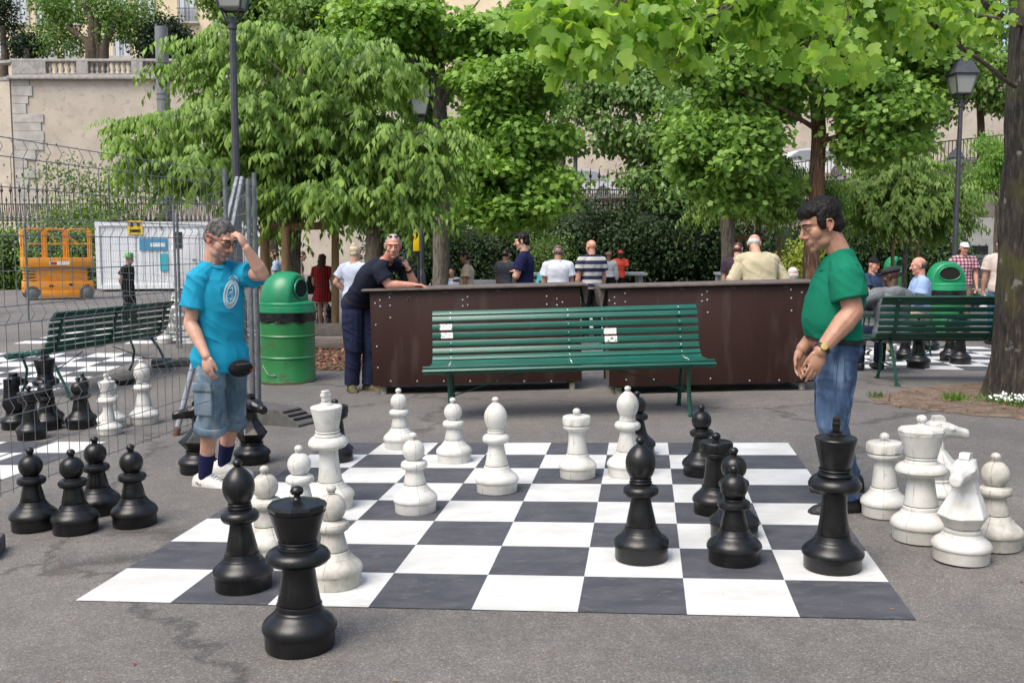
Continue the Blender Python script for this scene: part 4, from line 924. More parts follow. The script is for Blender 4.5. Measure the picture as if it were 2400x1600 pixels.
# stakes
def stake(u, v0, v1, Y, rad, label, name='tree_stake', cat='stake', g='wooden tree stakes'):
    a_, b_ = at(u, v1, Y), at(u, v0, Y); a_.z = gz(a_.x, Y)-.02
    o = MB().tube([a_, a_.lerp(b_, .5), b_], [rad, rad*.97, rad*.95], 12).build(name, MAT['wood'], smooth=60); tag(o, label, cat, g)
stake(608, 520, 740, 17.0, .085, 'thick weathered stake at the left behind the green bin')
stake(655, 520, 760, 16.2, .065, 'wooden stake in front of the drooping tree trunk')
stake(770, 512, 768, 17.2, .07, 'tall wooden stake between the red plaid dress and the woman in pale blue')
o = MB().bar(at(620, 521, 17.1), at(778, 518, 17.1), .1, .13, ch=.02).build('stake_rail', MAT['wood'], smooth=0); tag(o, 'horizontal wooden rail joining the stakes of the drooping tree', 'rail')
# --- darker tree behind, top left centre
t = tree('park_tree', 'dense tree behind the drooping tree, at the top left centre', 620, 29, GT, [(620, 400), (625, 200), (640, 40)], .25, .12)
crown('crown', [(520, 10, 29, 50, 50), (590, 40, 29, 90, 80), (690, 50, 29, 120, 80), (780, 90, 29, 90, 80)], 2000, 16, .16, LM['mid'], t, 'oval', .3, .5)
# --- tulip tree behind the leaning man
Y = 24
t = tree('tulip_tree', 'tulip tree with furrowed grey trunk right of the middle lamp post', 1013, Y, GT, [(1014, 600), (1016, 420), (1012, 300), (1008, 180), (1000, 60), (1000, -40)], .22, .12, 'bark_grey',
  [[(1012, 240, 0), (1060, 180, -.5), (1120, 150, -1), (1200, 130, -1.5)], [(1012, 300, 0), (1080, 290, -.8), (1170, 300, -1.4)], [(1008, 180, 0), (930, 130, -.8), (850, 100, -1)], [(1004, 120, 0), (1060, 50, 0), (1100, 0, 0)], [(1014, 380, 0), (1100, 420, -.8), (1200, 440, -1)], [(1005, 80, 0), (950, 20, -.5)]])
crown('crown', [(880, 50, 23.5, 120, 70), (1030, 50, 23, 120, 60), (1170, 60, 23.5, 110, 70), (870, 160, 23, 70, 60), (1130, 180, 23.5, 90, 45), (1150, 180, 22.5, 110, 45), (1110, 260, 22.5, 60, 50), (1200, 260, 22.5, 105, 70), (1240, 340, 22.5, 80, 70), (1150, 360, 22.5, 100, 80), (1190, 450, 22.5, 95, 60), (1110, 430, 22.5, 60, 60), (1220, 500, 22.6, 50, 35), (940, 90, 24.5, 100, 100), (1300, 60, 24, 60, 60), (950, 250, 25.5, 60, 70)], 4200, 14, .14, LM['tulip'], t, 'lobed', .2, .6, .5)
t = tree('park_tree', 'dark trunked tree directly behind the leaning man', 858, 28, GT, [(860, 560), (868, 440), (880, 300)], .28, .2, 'bark', [[(868, 440, 0), (930, 380, 0), (1000, 370, 0)]])
crown('crown', [(900, 380, 28, 110, 90), (1000, 440, 27.5, 80, 90), (820, 470, 28, 90, 70), (960, 500, 28, 80, 50)], 1500, 14, .17, LM['chest'], t, 'oval', .25, .6)
# --- chestnut trees in the middle
Y = 38
t = tree('chestnut_tree', 'dark green chestnut tree in the middle distance before the retaining wall', 1540, Y, GT, [(1540, 500), (1545, 350), (1530, 200), (1500, 60)], .3, .15, 'bark', [[(1540, 400, 0), (1450, 300, -1), (1380, 260, -1)], [(1540, 450, 0), (1640, 430, -1)], [(1540, 300, 0), (1480, 380, -1.5), (1420, 400, -2)], [(1535, 260, 0), (1640, 200, -1)]])
crown('crown', [(1400, 110, Y, 110, 50), (1530, 150, Y, 100, 60), (1480, 225, 37, 110, 50), (1400, 300, 37, 60, 30), (1500, 320, 36.5, 110, 45), (1590, 390, 36.5, 100, 45), (1470, 400, 36, 70, 30), (1560, 460, 36, 90, 40), (1640, 300, 37, 70, 60), (1340, 235, 37, 60, 45), (1310, 330, 37, 40, 30), (1390, 175, 37, 80, 35)], 1500, 13, .24, LM['chest'], t, 'oval', .34, .7)
t = tree('chestnut_tree', 'chestnut tree with pinkish flower tips near the wall, left of the first', 1285, 40, GT, [(1285, 480), (1290, 300), (1280, 120)], .25, .12)
crown('crown', [(1280, 90, 40, 70, 70), (1260, 200, 40, 60, 50), (1330, 150, 40, 60, 40), (1300, 20, 40, 90, 50)], 600, 13, .24, LM['chest'], t, 'oval', .34, .7)
# --- right tulip tree with reddish trunk
Y = 21
t = tree('tulip_tree', 'tulip tree with reddish brown trunk behind the man in the green polo shirt', 1862, Y, GT, [(1864, 600), (1876, 440), (1880, 320), (1876, 220), (1860, 150), (1830, 80), (1800, -20)], .18, .12, 'bark_red',
  [[(1876, 200, 0), (1930, 130, -.8), (1990, 90, -1)], [(1878, 300, 0), (1800, 250, -1), (1700, 210, -1.4)], [(1860, 150, 0), (1760, 100, -1), (1660, 90, -1)], [(1878, 330, 0), (1960, 300, -1), (2050, 270, -1)]])
crown('crown', [(1640, 110, 20.5, 110, 80), (1760, 60, 20.5, 110, 70), (1700, 190, 20, 120, 70), (1660, 300, 20, 90, 80), (1730, 320, 20, 65, 90), (1700, 400, 20.4, 80, 45), (1640, 250, 20.5, 60, 60), (1985, 90, 20.5, 90, 80), (2060, 110, 20.5, 100, 90), (2020, 200, 20, 95, 70), (1985, 280, 20, 50, 60), (2060, 230, 20.4, 80, 60), (1990, 330, 20, 50, 30), (1850, 20, 22, 110, 50), (2160, 120, 21, 60, 80), (1790, 180, 23, 70, 80), (1640, 425, 20.6, 55, 35), (1700, 455, 20.6, 65, 22), (1600, 370, 20.8, 40, 55), (1765, 425, 20.6, 40, 28), (1985, 350, 20.4, 50, 28), (2060, 320, 20.4, 60, 28), (1760, 120, 20, 90, 60)], 4600, 14, .125, LM['tul2'], t, 'lobed', .2, .6)
t = tree('park_tree', 'grey trunked tree left of the man in the cream jacket', 1672, 23, GT, [(1672, 600), (1670, 500), (1662, 400), (1650, 330)], .19, .14, 'bark_grey')
crown('crown', [(1640, 360, 23.5, 80, 60), (1720, 330, 23.5, 70, 60), (1600, 300, 24, 60, 60)], 700, 13, .15, LM['tul2'], t, 'lobed', .2, .6)
# --- trees at the right, behind
t = tree('park_tree', 'thin dark trunked tree on the ramp beside the big trunk', 2253, 44, GT, [(2253, 330), (2250, 250), (2235, 150)], .18, .12)
crown('crown', [(2180, 200, 43, 90, 45), (2250, 160, 43, 90, 60), (2120, 240, 43, 70, 40), (2300, 230, 43, 50, 30), (2200, 60, 44, 120, 80), (2060, 50, 44, 120, 80)], 1400, 13, .26, LM['mid'], t, 'oval', .36, .6)
t = tree('park_tree', 'pale green feathery tree between the right lamp post and the big trunk', 2290, 30, GT, [(2290, 450), (2290, 380)], .08, .05)
crown('crown', [(2275, 400, 30, 40, 50), (2290, 360, 30, 40, 40)], 350, 14, .12, LM['pale'], t, 'lance', .2, 1.2)
def staked(u, v1, Y, label, cl, mat, n, stakes, rail, kind='lance', size=.14):
    t = tree('young_tree', label, u, Y, 'young staked trees', [(u, v1), (u-2, v1-80), (u+3, v1-180)], .07, .03, 'bark_grey', [[(u, v1-60, 0), (u-60, v1-90, -.3), (u-100, v1-80, -.4)], [(u, v1-80, 0), (u+60, v1-100, -.3), (u+100, v1-85, -.4)], [(u, v1-120, 0), (u-50, v1-140, -.3)], [(u, v1-130, 0), (u+40, v1-160, -.3)]])
    drape('crown', cl, n, 14, size, mat, t, .5)
    for k, (a_, c_) in enumerate(stakes): stake(a_, c_, 640, Y+(.3 if k == 1 else -.2), .05, '%s stake of the %s' % (('left', 'middle', 'right')[k], label), g='stakes of young trees')
    o = MB().bar(at(rail[0], rail[2], Y-.2), at(rail[1], rail[2], Y-.2), .09, .09, ch=.02).build('stake_rail', MAT['wood'], smooth=0); tag(o, 'rail on the stakes of the %s' % label, 'rail')
Y = 25
staked(2078, 560, Y, 'young dark tree near the right lamp post', [(2080, 350, Y, 60, 25), (2075, 390, Y, 90, 30), (2050, 440, Y, 110, 30), (2120, 450, Y, 110, 30), (2080, 490, Y, 120, 30), (2030, 510, Y, 70, 20), (2140, 510, Y, 60, 25)], LM['mid'], 1300, ((2051, 552), (2080, 555), (2107, 552)), (2046, 2114, 552))
Y = 24
staked(1742, 545, Y, 'young tree behind the cream jacket', [(1730, 400, Y, 110, 30), (1780, 430, Y, 120, 28), (1690, 450, Y, 80, 25), (1740, 480, Y, 120, 20), (1850, 455, Y, 60, 25)], LM['zelk'], 1000, ((1700, 540), (1742, 545), (1790, 545)), (1686, 1760, 546), size=.13)
# --- hedge and shrubs
def shrub(name, label, spec, ncl, per, size, mat, sig=.25, kind='oval', group=None, stems=True, core=True):
    c0_ = at(spec[0][0], 600, spec[0][2]); r = thing(name, label, 'shrub' if name != 'hedge' else 'hedge', (c0_.x, spec[0][2], 0), group)
    crown('foliage', spec, ncl, per, size, mat, r, kind, sig, .3, .6, .8, ex=False)
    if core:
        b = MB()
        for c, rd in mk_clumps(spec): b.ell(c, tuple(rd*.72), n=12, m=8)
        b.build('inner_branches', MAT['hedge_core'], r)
    return r
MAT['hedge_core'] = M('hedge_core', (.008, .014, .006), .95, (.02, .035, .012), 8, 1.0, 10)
hs = []
for k, u in enumerate(range(900, 2130, 60)): hs.append((u, 585+10*math.sin(k), 36.5, 55, 95+14*math.sin(k*1.7), 1.2))
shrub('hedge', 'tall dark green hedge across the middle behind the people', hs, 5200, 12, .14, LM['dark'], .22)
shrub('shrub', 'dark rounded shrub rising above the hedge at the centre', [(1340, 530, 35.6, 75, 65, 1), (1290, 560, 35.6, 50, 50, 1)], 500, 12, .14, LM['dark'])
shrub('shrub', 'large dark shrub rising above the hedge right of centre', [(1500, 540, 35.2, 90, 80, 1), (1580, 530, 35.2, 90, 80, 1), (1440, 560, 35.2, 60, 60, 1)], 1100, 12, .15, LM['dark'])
shrub('shrub', 'yellow green shrub between the navy and the white polo shirts', [(1262, 580, 33.5, 45, 30, .6), (1250, 620, 33.5, 40, 25, .6)], 220, 12, .11, LM['shrub'], core=False)
shrub('shrub', 'bright yellow leaved bush behind the cream jacket', [(1850, 600, 33, 35, 40, .5), (1880, 570, 33, 30, 30, .5)], 260, 10, .12, LM['yell'], core=False)
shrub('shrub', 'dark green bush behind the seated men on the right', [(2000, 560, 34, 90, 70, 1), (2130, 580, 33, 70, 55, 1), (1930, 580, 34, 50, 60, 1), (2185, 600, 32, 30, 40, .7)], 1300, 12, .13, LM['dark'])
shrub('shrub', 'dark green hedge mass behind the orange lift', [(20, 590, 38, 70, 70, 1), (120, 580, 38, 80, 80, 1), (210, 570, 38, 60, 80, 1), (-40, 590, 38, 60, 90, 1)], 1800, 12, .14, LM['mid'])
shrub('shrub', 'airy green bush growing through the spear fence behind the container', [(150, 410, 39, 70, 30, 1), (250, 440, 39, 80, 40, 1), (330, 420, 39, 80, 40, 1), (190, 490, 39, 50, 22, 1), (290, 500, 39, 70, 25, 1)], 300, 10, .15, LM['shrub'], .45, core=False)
# --- terrace trees
Y = 66
zt_ = at(200, 148, Y).z
def terr(label, u, trunks, spec, ncl, mat, size=.3):
    p = at(u, 150, Y); r = thing('terrace_tree', label, 'tree', (p.x, Y, zt), 'trees on the terrace'); b = MB()
    for tr_ in trunks: limb(b, [Vector((at(tr_[0][0], 150, Y).x, Y, zt-.1))]+[at(a_, c_, Y-.8) for a_, c_ in tr_], .36, .16, 8, .1)
    b.build('trunk', MAT['bark'], r, smooth=60); crown('crown', spec, ncl, 12, size, mat, r, 'oval', .45, .4)
terr('spreading tree on the terrace above the retaining wall', 222, [[(212, 110), (208, 40), (190, 10)], [(224, 90), (222, 20)], [(205, 120), (190, 90), (150, 60)], [(240, 110), (262, 60), (280, 30)]],
     [(110, 30, Y, 60, 45), (130, 80, Y, 40, 40), (190, 10, Y, 90, 40), (170, 90, Y, 35, 30), (290, 60, Y, 70, 45), (330, 40, Y, 50, 45), (260, 20, Y, 80, 40), (120, 110, Y, 20, 25)], 800, LM['terr'], .24)
terr('dark cypress at the right end of the terrace', 385, [[(385, 60)]], [(385, 60, Y, 30, 45, 1), (375, 110, Y, 45, 40, 1), (345, 120, Y, 40, 25, 1), (400, 110, Y, 30, 35, 1)], 700, LM['cyp'], .25)
terr('small dark tree at the far left of the terrace', 8, [[(8, 60)]], [(0, 40, Y, 25, 35, 1), (20, 60, Y, 20, 20, 1), (-10, 10, Y, 35, 25, 1)], 220, LM['cyp'], .22)
terr('dark bushy conifer beside the pale shutters on the terrace', 60, [[(60, 110)]], [(62, 115, Y, 22, 28, .8)], 260, LM['cyp'], .22)
# --- the big near tree
gT = G(2432, 930); r = thing('big_tree', 'thick furrowed tree trunk at the right edge with bright leaves overhanging the top', 'tree', (gT.x, 9.35, gz(gT.x, 9.3)), GT); cx, cy = gT.x, 9.35
b = MB(); rng = random.Random(4); rs2 = []; NN = 72
for i in range(61):
    z = -.05+i*.115; fl = .15*math.exp(-max(z, 0)/.25); R1 = .415+fl*.55-.002*z; ring = []
    for j in range(NN):
        q = 2*math.pi*j/NN; lob = 1+.10*fl/.3*math.sin(5*q+1)+.03*math.sin(3*q+z)
        fur = .022*abs(noise.noise(Vector((math.cos(q)*7, math.sin(q)*7, z*1.6))))+.016*noise.noise(Vector((math.cos(q)*16, math.sin(q)*16, z*3)))
        rr_ = R1*lob+fur*1.5; ring.append(Vector((cx+rr_*math.cos(q)-.004*z, cy+rr_*math.sin(q), gz(cx, cy)+z)))
    rs2.append(ring)
m, t_, p_ = nodes('big_bark'); tc = mk(t_, 'ShaderNodeTexCoord'); mp = mk(t_, 'ShaderNodeMapping'); mp.inputs['Scale'].default_value = (4, 4, .9); t_.links.new(tc.outputs['Object'], mp.inputs[0])
n1 = mk(t_, 'ShaderNodeTexNoise', Scale=7, Detail=8, Roughness=.65); t_.links.new(mp.outputs[0], n1.inputs[0])
r1 = ramp(t_, n1.outputs[0], [(.36, (.009, .007, .006)), (.52, (.038, .030, .023)), (.68, (.10, .083, .066))])
n2 = mk(t_, 'ShaderNodeTexNoise', Scale=1.6, Detail=5); t_.links.new(tc.outputs['Object'], n2.inputs[0]); r2 = ramp(t_, n2.outputs[0], [(.52, (0, 0, 0)), (.66, (.75, .75, .75))])
c = mixc(t_, r2.outputs[0], r1.outputs[0], (.085, .085, .02)); n3 = mk(t_, 'ShaderNodeTexNoise', Scale=5, Detail=6); t_.links.new(tc.outputs['Object'], n3.inputs[0]); r3 = ramp(t_, n3.outputs[0], [(.66, (0, 0, 0)), (.70, (.6, .6, .6))])
c = mixc(t_, r3.outputs[0], c, (.28, .28, .26)); t_.links.new(c, p_.inputs['Base Color']); p_.inputs['Roughness'].default_value = .95
bb = mk(t_, 'ShaderNodeBump', Strength=1.0, Distance=.03); t_.links.new(n1.outputs[0], bb.inputs['Height']); t_.links.new(bb.outputs[0], p_.inputs['Normal'])
b.rings(rs2).build('trunk', m, r, smooth=80)
ov = [(1230, 50, 4.9, 40, 40), (1290, 40, 5, 60, 50), (1350, 80, 4.9, 60, 45), (1310, 110, 4.9, 45, 30), (1420, 60, 5, 60, 60), (1480, 40, 5.1, 60, 50), (1440, 115, 4.9, 40, 25), (1540, 90, 5.1, 50, 55), (1590, 50, 5.2, 50, 50), (1560, 130, 5.0, 30, 30), (1660, 10, 5.3, 60, 30), (1740, 20, 5.5, 60, 30), (1820, 40, 5.5, 60, 40), (1860, 100, 5.4, 40, 40), (1880, 170, 5.3, 28, 30), (1930, 50, 5.8, 60, 50), (1960, 130, 5.8, 50, 35), (2030, 40, 6.2, 60, 40), (2090, 30, 6.6, 60, 35), (2160, 10, 7.2, 60, 30), (1400, -30, 5.2, 140, 40), (1700, -60, 5.5, 160, 40), (2000, -50, 6, 150, 50), (2265, 50, 8.6, 22, 30), (2200, 70, 7.9, 40, 25), (2130, 80, 7.4, 40, 25)]
OVS = ov
b = MB()
LB = [[(2350, 60, 9.2), (2150, 20, 7.5), (1980, 30, 6.3), (1840, 100, 5.7)], [(2330, 200, 9.2), (2120, 40, 7.2), (1900, -60, 6), (1700, -10, 5.4), (1590, 60, 5.2)], [(2340, 60, 9.2), (2000, -120, 7), (1700, -160, 5.8), (1480, -60, 5.2), (1370, 70, 5.0)], [(2340, 60, 9.2), (1900, -200, 6.5), (1500, -190, 5.5), (1330, -60, 5.1), (1250, 60, 5.0)],
      [(1900, -60, 6), (1880, 40, 5.6), (1850, 140, 5.4)], [(1700, -10, 5.4), (1640, 30, 5.2), (1500, 50, 5.0)], [(1480, -60, 5.2), (1420, 20, 5.0), (1320, 100, 4.9)], [(1330, -60, 5.1), (1290, 10, 5), (1235, 20, 4.9)]]
for l in LB: limb(b, [at(*q) for q in l], .022 if l[0][2] > 9 else .009, .004, 6, .05)
for c_u, c_v, c_y, c_a, c_b in [(q[0], q[1], q[2], q[3], q[4]) for q in OVS]:
    for _ in range(2): limb(b, [at(c_u+rng.uniform(-.3, .8)*c_a, c_v-rng.uniform(.5, 1.2)*c_b, c_y), at(c_u+rng.uniform(-.3, .3)*c_a, c_v, c_y), at(c_u-rng.uniform(.2, .8)*c_a, c_v+rng.uniform(.3, .9)*c_b, c_y-.1)], .004, .0018, 4, .06)
b.build('branches', MAT['bark'], r, smooth=60)
crown('crown', ov, 560, 4, .076, LM['near'], r, 'tulip', .085, .9, .9, .8, szv=.6, nr=.85)
# tufts, daisies, bits on the ground
def tuft(u, v, n, R1, h, label, mat, name='grass_tuft'):
    p = G(u, v); N = n; pos = np.array([p]*N)+np.c_[rs_.normal(size=(N, 2))*R1, np.zeros(N)]; pos[:, 2] = [gz(a_, c_)+.01 for a_, c_ in pos[:, :2]]
    o = leaf_mesh(name, 'blade', pos, np.c_[rs_.normal(size=(N, 2))*.5, np.ones(N)], rdir(N)*np.array([1, 1, .1]), h*(.5+rs_.rand(N)), mat); return tag(o, label, 'plant')
tuft(2195, 922, 110, .05, .07, 'small grass tuft in the soil patch at the big trunk', LM['pale'])
tuft(2018, 914, 60, .06, .05, 'tiny weed at the left tip of the soil patch', LM['shrub'])
d_ = thing('daisy_clump', 'clump of white daisies at the foot of the big trunk', 'flowers', tuple(G(2330, 945)))
o = tuft(2330, 928, 1000, .11, .07, None, LM['chest'], 'leaves'); del o['category']; o.parent = d_; o.location = -d_.location
b = MB()
for k in range(80):
    p = G(2330, 930)+Vector((rs_.normal()*.12, rs_.normal()*.09, rs_.uniform(.04, .10))); b.lathe([(0, 0), (.014, .004), (.012, .007), (0, .008)], 7, p, Matrix.Rotation(.7, 3, 'X'))
b.build('flower_heads', MAT['white'], d_); del o
red_l = leafmat('fallen_leaf', (.2, .05, .02), (.38, .2, .05), tr=0)
N = 190; pos = []
while len(pos) < N:
    u, v = rs_.uniform(-100, 2450), rs_.uniform(930, 1568)
    p = G(u, v); pos.append((p.x, p.y, gz(p.x, p.y)+.008))
sz = np.where(rs_.rand(N) < .1, .022, .009)*(.6+.8*rs_.rand(N))
o = leaf_mesh('fallen_leaves', 'oval', np.array(pos), np.c_[rs_.normal(size=(N, 2)), .05*rs_.rand(N)], np.array([[0, 0, 1.0]]*N)+.2*rdir(N), sz, red_l); tag(o, 'scattered tiny fallen leaves on the asphalt', 'litter', kind='stuff')
gr_ = leafmat('soil_litter', (.12, .05, .025), (.3, .16, .09), tr=0); N = 900; pos = []
for k in range(N):
    u, v = rs_.uniform(2020, 2420), rs_.uniform(888, 955); p = G(u, v)
    if ((u-2290)/270)**2+((v-922)/36)**2 > 1: continue
    pos.append((p.x, p.y, gz(p.x, p.y)+.03))
N = len(pos); o = leaf_mesh('soil_litter', 'oval', np.array(pos), rdir(N)*np.array([1, 1, .2]), np.array([[0, 0, 1.0]]*N)+.4*rdir(N), .02*(.5+rs_.rand(N)), gr_); tag(o, 'dry brown litter lying on the soil patch', 'litter', kind='stuff')
pos = []
for k in range(1200):
    u, v = rs_.uniform(715, 870), rs_.uniform(800, 851); p = G(u, v); pos.append((p.x, p.y, gz(p.x, p.y)+.03))
N = len(pos); o = leaf_mesh('wood_chips', 'oval', np.array(pos), rdir(N)*np.array([1, 1, .3]), np.array([[0, 0, 1.0]]*N)+.5*rdir(N), .05*(.5+rs_.rand(N)), gr_); tag(o, 'wood chips covering the mulch bed', 'litter', kind='stuff')
tuft(765, 848, 60, .1, .05, 'small weeds at the near side of the mulch bed', LM['shrub'])

# --- unseen trees round the square, added to cut low light from behind and beside
wd = MB(); rw = random.Random(8); cls = []
for k in range(20):
    a_ = R_(150+240*k/19+rw.uniform(-3, 3)); d_ = rw.uniform(15, 20); h_ = rw.uniform(7, 9)
    cls.append((np.array([math.cos(a_)*d_, math.sin(a_)*d_, h_*.62]), np.array([3.2, 3.2, h_*.5])))
tw, od = clump_pts(cls, 2600, 9, .5, .4); n = 2600*9; base_ = np.repeat(tw, 9, 0)
o = leaf_mesh('woodland', 'oval', base_+rs_.normal(size=(n, 3))*.5, rdir(n), rdir(n)+np.array([0, 0, .8]), .38*(.7+.6*rs_.rand(n)), LM['mid']); tag(o, 'ring of park woodland behind and beside the viewpoint', 'woodland', kind='stuff')
# ---------------------------------------------------------------- people
def nz(seed, amp, sx=8, sz=5):
    o = Vector((seed*3.1, seed*1.7, 0))
    return lambda c: amp*(noise.noise(Vector((c.x*sx, c.y*sx, c.z*sz))+o)+.5*noise.noise(Vector((c.x*sx*2.6, c.y*sx*2.6, c.z*sz*2))+o))
def folds(seed, amp, sx=5, sz=5, tilt=.7):
    o = Vector((seed*3.1, seed*1.7, 5.0))
    def f(c):
        w = noise.noise(c*3+o)*.12; a = noise.noise(Vector(((c.x+c.y)*sx*.8+w*8, (c.y-c.x)*sx*.5, (c.z+tilt*c.x+w)*sz*2.2))+o); b = noise.noise(Vector((c.x*sx*2-c.z*2.5, c.y*sx*2, c.z*sz*1.0+w*20))+o*2)
        return max(-.0035, amp*((.38-abs(a))*2.0+(.25-abs(b))*1.2)*.6)
    return f
def skinmat(name, c, c2):
    m, t, p = nodes(name); a = mk(t, 'ShaderNodeAttribute', attribute_name='tint'); tc = mk(t, 'ShaderNodeTexCoord')
    n = mk(t, 'ShaderNodeTexNoise', Scale=22, Detail=5); t.links.new(tc.outputs['Object'], n.inputs[0]); r = ramp(t, n.outputs[0], [(.35, c), (.65, c2)])
    col = mixc(t, a.outputs['Alpha'], r.outputs[0], a.outputs['Color']); t.links.new(col, p.inputs['Base Color']); p.inputs['Roughness'].default_value = .5
    p.inputs['Subsurface Weight'].default_value = .12; p.inputs['Subsurface Scale'].default_value = .01; p.inputs['Subsurface Radius'].default_value = (1, .35, .2)
    n2 = mk(t, 'ShaderNodeTexNoise', Scale=260, Detail=2); t.links.new(tc.outputs['Object'], n2.inputs[0]); b = mk(t, 'ShaderNodeBump', Strength=.15, Distance=.002); t.links.new(n2.outputs[0], b.inputs['Height']); t.links.new(b.outputs[0], p.inputs['Normal'])
    return m
SK = {'fair': skinmat('skin_fair', (.50, .27, .19), (.58, .34, .25)), 'tan': skinmat('skin_tan', (.40, .205, .13), (.48, .26, .175)), 'red': skinmat('skin_ruddy', (.52, .24, .165), (.60, .31, .225)),
      'brown': skinmat('skin_brown', (.22, .105, .06), (.27, .135, .08)), 'dark': skinmat('skin_dark', (.07, .035, .022), (.10, .05, .032))}
def cloth(name, c, c2=None, rough=.85, s=3, bs=14, bump=.6, **k):
    c2 = c2 or tuple(x*.82 for x in c); return M(name, c, rough, c2, s, bump, bs, stretch=k.pop('stretch', (1, 1, .55)), spec=.2, **k)
HAIR = {'black': M('hair_black', (.006, .0045, .004), .55, (.014, .010, .009), 30, .9, 60, stretch=(1, 1, .4), spec=.25), 'grey': M('hair_grey', (.035, .032, .03), .65, (.15, .145, .14), 34, .8, 120, spec=.25), 'white': M('hair_white', (.45, .44, .42), .7, (.6, .59, .57), 30, .7, 80),
        'brown': M('hair_brown', (.035, .018, .011), .5, (.06, .03, .02), 25, .8, 60), 'redbrown': M('hair_auburn', (.05, .012, .010), .5, (.10, .03, .022), 20, .9, 50), 'blond': M('hair_blond', (.42, .33, .2), .6, (.62, .54, .4), 20, .8, 50)}
HAIR['salt'] = M('hair_salt', (.25, .235, .22), .7, (.42, .41, .39), 60, .7, 120)
def fr_axes(Fv, U=(0, 0, 1)):
    Fv = Vector(Fv).normalized(); U = Vector(U); S_ = U.cross(Fv).normalized(); U2 = Fv.cross(S_); return S_, Fv, U2
def head(mb, c, Fv, s=1, ear=True, fine=True, U=(0, 0, 1)):
    S_, F_, U2 = fr_axes(Fv, U); B = (S_, F_, U2); q = lambda x, y, z: Vector(c)+(S_*x+F_*y+U2*z)*s; e = lambda x, y, z, a, b, d: mb.ell(q(x, y, z), (a*s, b*s, d*s), B, 16, 11)
    e(0, -.012, .035, .077, .097, .086); e(0, .022, -.03, .060, .070, .082); e(0, .03, -.085, .042, .052, .034); e(0, .068, -.102, .022, .022, .018)
    for g in (-1, 1):
        e(g*.040, .046, -.024, .026, .034, .034); e(g*.037, .018, -.072, .021, .042, .030); e(g*.031, .0755, .0075, .0165, .0125, .0088); e(g*.031, .074, -.012, .016, .010, .006)
        if ear:
            e(g*.076, -.010, -.006, .007, .015, .026)
            mb.tube([q(g*x_, y_, z_) for x_, y_, z_ in ((.076, .004, -.008), (.081, .006, .012), (.086, -.006, .026), (.089, -.022, .024), (.089, -.030, .008), (.086, -.026, -.012), (.080, -.012, -.030), (.077, .0, -.034))], [r_*s for r_ in (.004, .0045, .005, .005, .005, .005, .006, .006)], 8)
        if fine: e(g*.014, .096, -.036, .010, .012, .009)
    e(0, .072, .03, .055, .026, .018)
    mb.cap(q(0, .088, .012), q(0, .114, -.028), .009*s, .0125*s, 10)
    if fine:
        mb.cap(q(-.02, .089, -.062), q(.02, .089, -.062), .006*s, .006*s, 8); mb.cap(q(-.016, .088, -.073), q(.016, .088, -.073), .0072*s, .0072*s, 8); e(0, .077, -.064, .032, .021, .024)
    return q, B
def hand(mb, w, d, n, t, curl=.5, s=1, spread=.06, curls=None):
    w, d = Vector(w), Vector(d).normalized(); n = Vector(n); n = (n-d*n.dot(d)).normalized(); t = Vector(t); t = (t-d*t.dot(d)-n*t.dot(n)).normalized()
    mb.ell(w+d*.05*s, (.052*s, .040*s, .017*s), (d, t, n), 14, 9); mb.ell(w+d*.035*s+t*.018*s+n*.006*s, (.034*s, .02*s, .017*s), (d, t, n), 10, 7)
    for i, (o, L, r) in enumerate(((.028, .074, .0092), (.010, .083, .0095), (-.009, .077, .009), (-.027, .06, .0078))):
        a = 0; p = w+d*(.083-.006*abs(i-1))*s+t*o*s; cu = (curls[i] if curls else curl*(1+.12*i)); dd = (d+t*(o*spread*20*.4)).normalized()
        for k, f in enumerate((.44, .32, .24)):
            a += cu*(.55, .9, .6)[k]; di = dd*math.cos(a)+n*math.sin(a); p2 = p+di*L*f*s; mb.cap(p, p2, r*(1-.09*k)*s, r*(1-.09*(k+1))*s, 8); p = p2
    p = w+d*.022*s+t*.030*s; di = (t*.30+d*.90+n*.35).normalized(); p2 = p+di*.042*s; mb.cap(p, p2, .0125*s, .0105*s, 8); di = (d*.95+t*.06+n*(.3+.2*curl)).normalized(); mb.cap(p2, p2+di*.03*s, .0105*s, .0085*s, 8)
def lerp(a, b, t): return Vector(a)*(1-t)+Vector(b)*t
TR = [(0, .125, .085, .095), (.1, .165, .10, .125), (.2, .172, .105, .125), (.34, .155, .105, .10), (.5, .158, .118, .098), (.66, .175, .125, .115), (.78, .182, .115, .118), (.88, .165, .088, .10), (.95, .11, .062, .078), (1, .065, .055, .06)]
def smooth_tab(tab):
    T_ = np.linspace(0, 1, 101); out = []
    for c in (1, 2, 3):
        y = np.interp(T_, [q[0] for q in tab], [q[c] for q in tab]); p_ = np.concatenate([[y[0]]*6, y, y[-1]-(y[-2]-y[-1])*-1*np.arange(1, 7)]); kx = np.hanning(13)+1e-6; out.append(np.convolve(p_, kx/kx.sum(), 'valid'))
    return T_, out
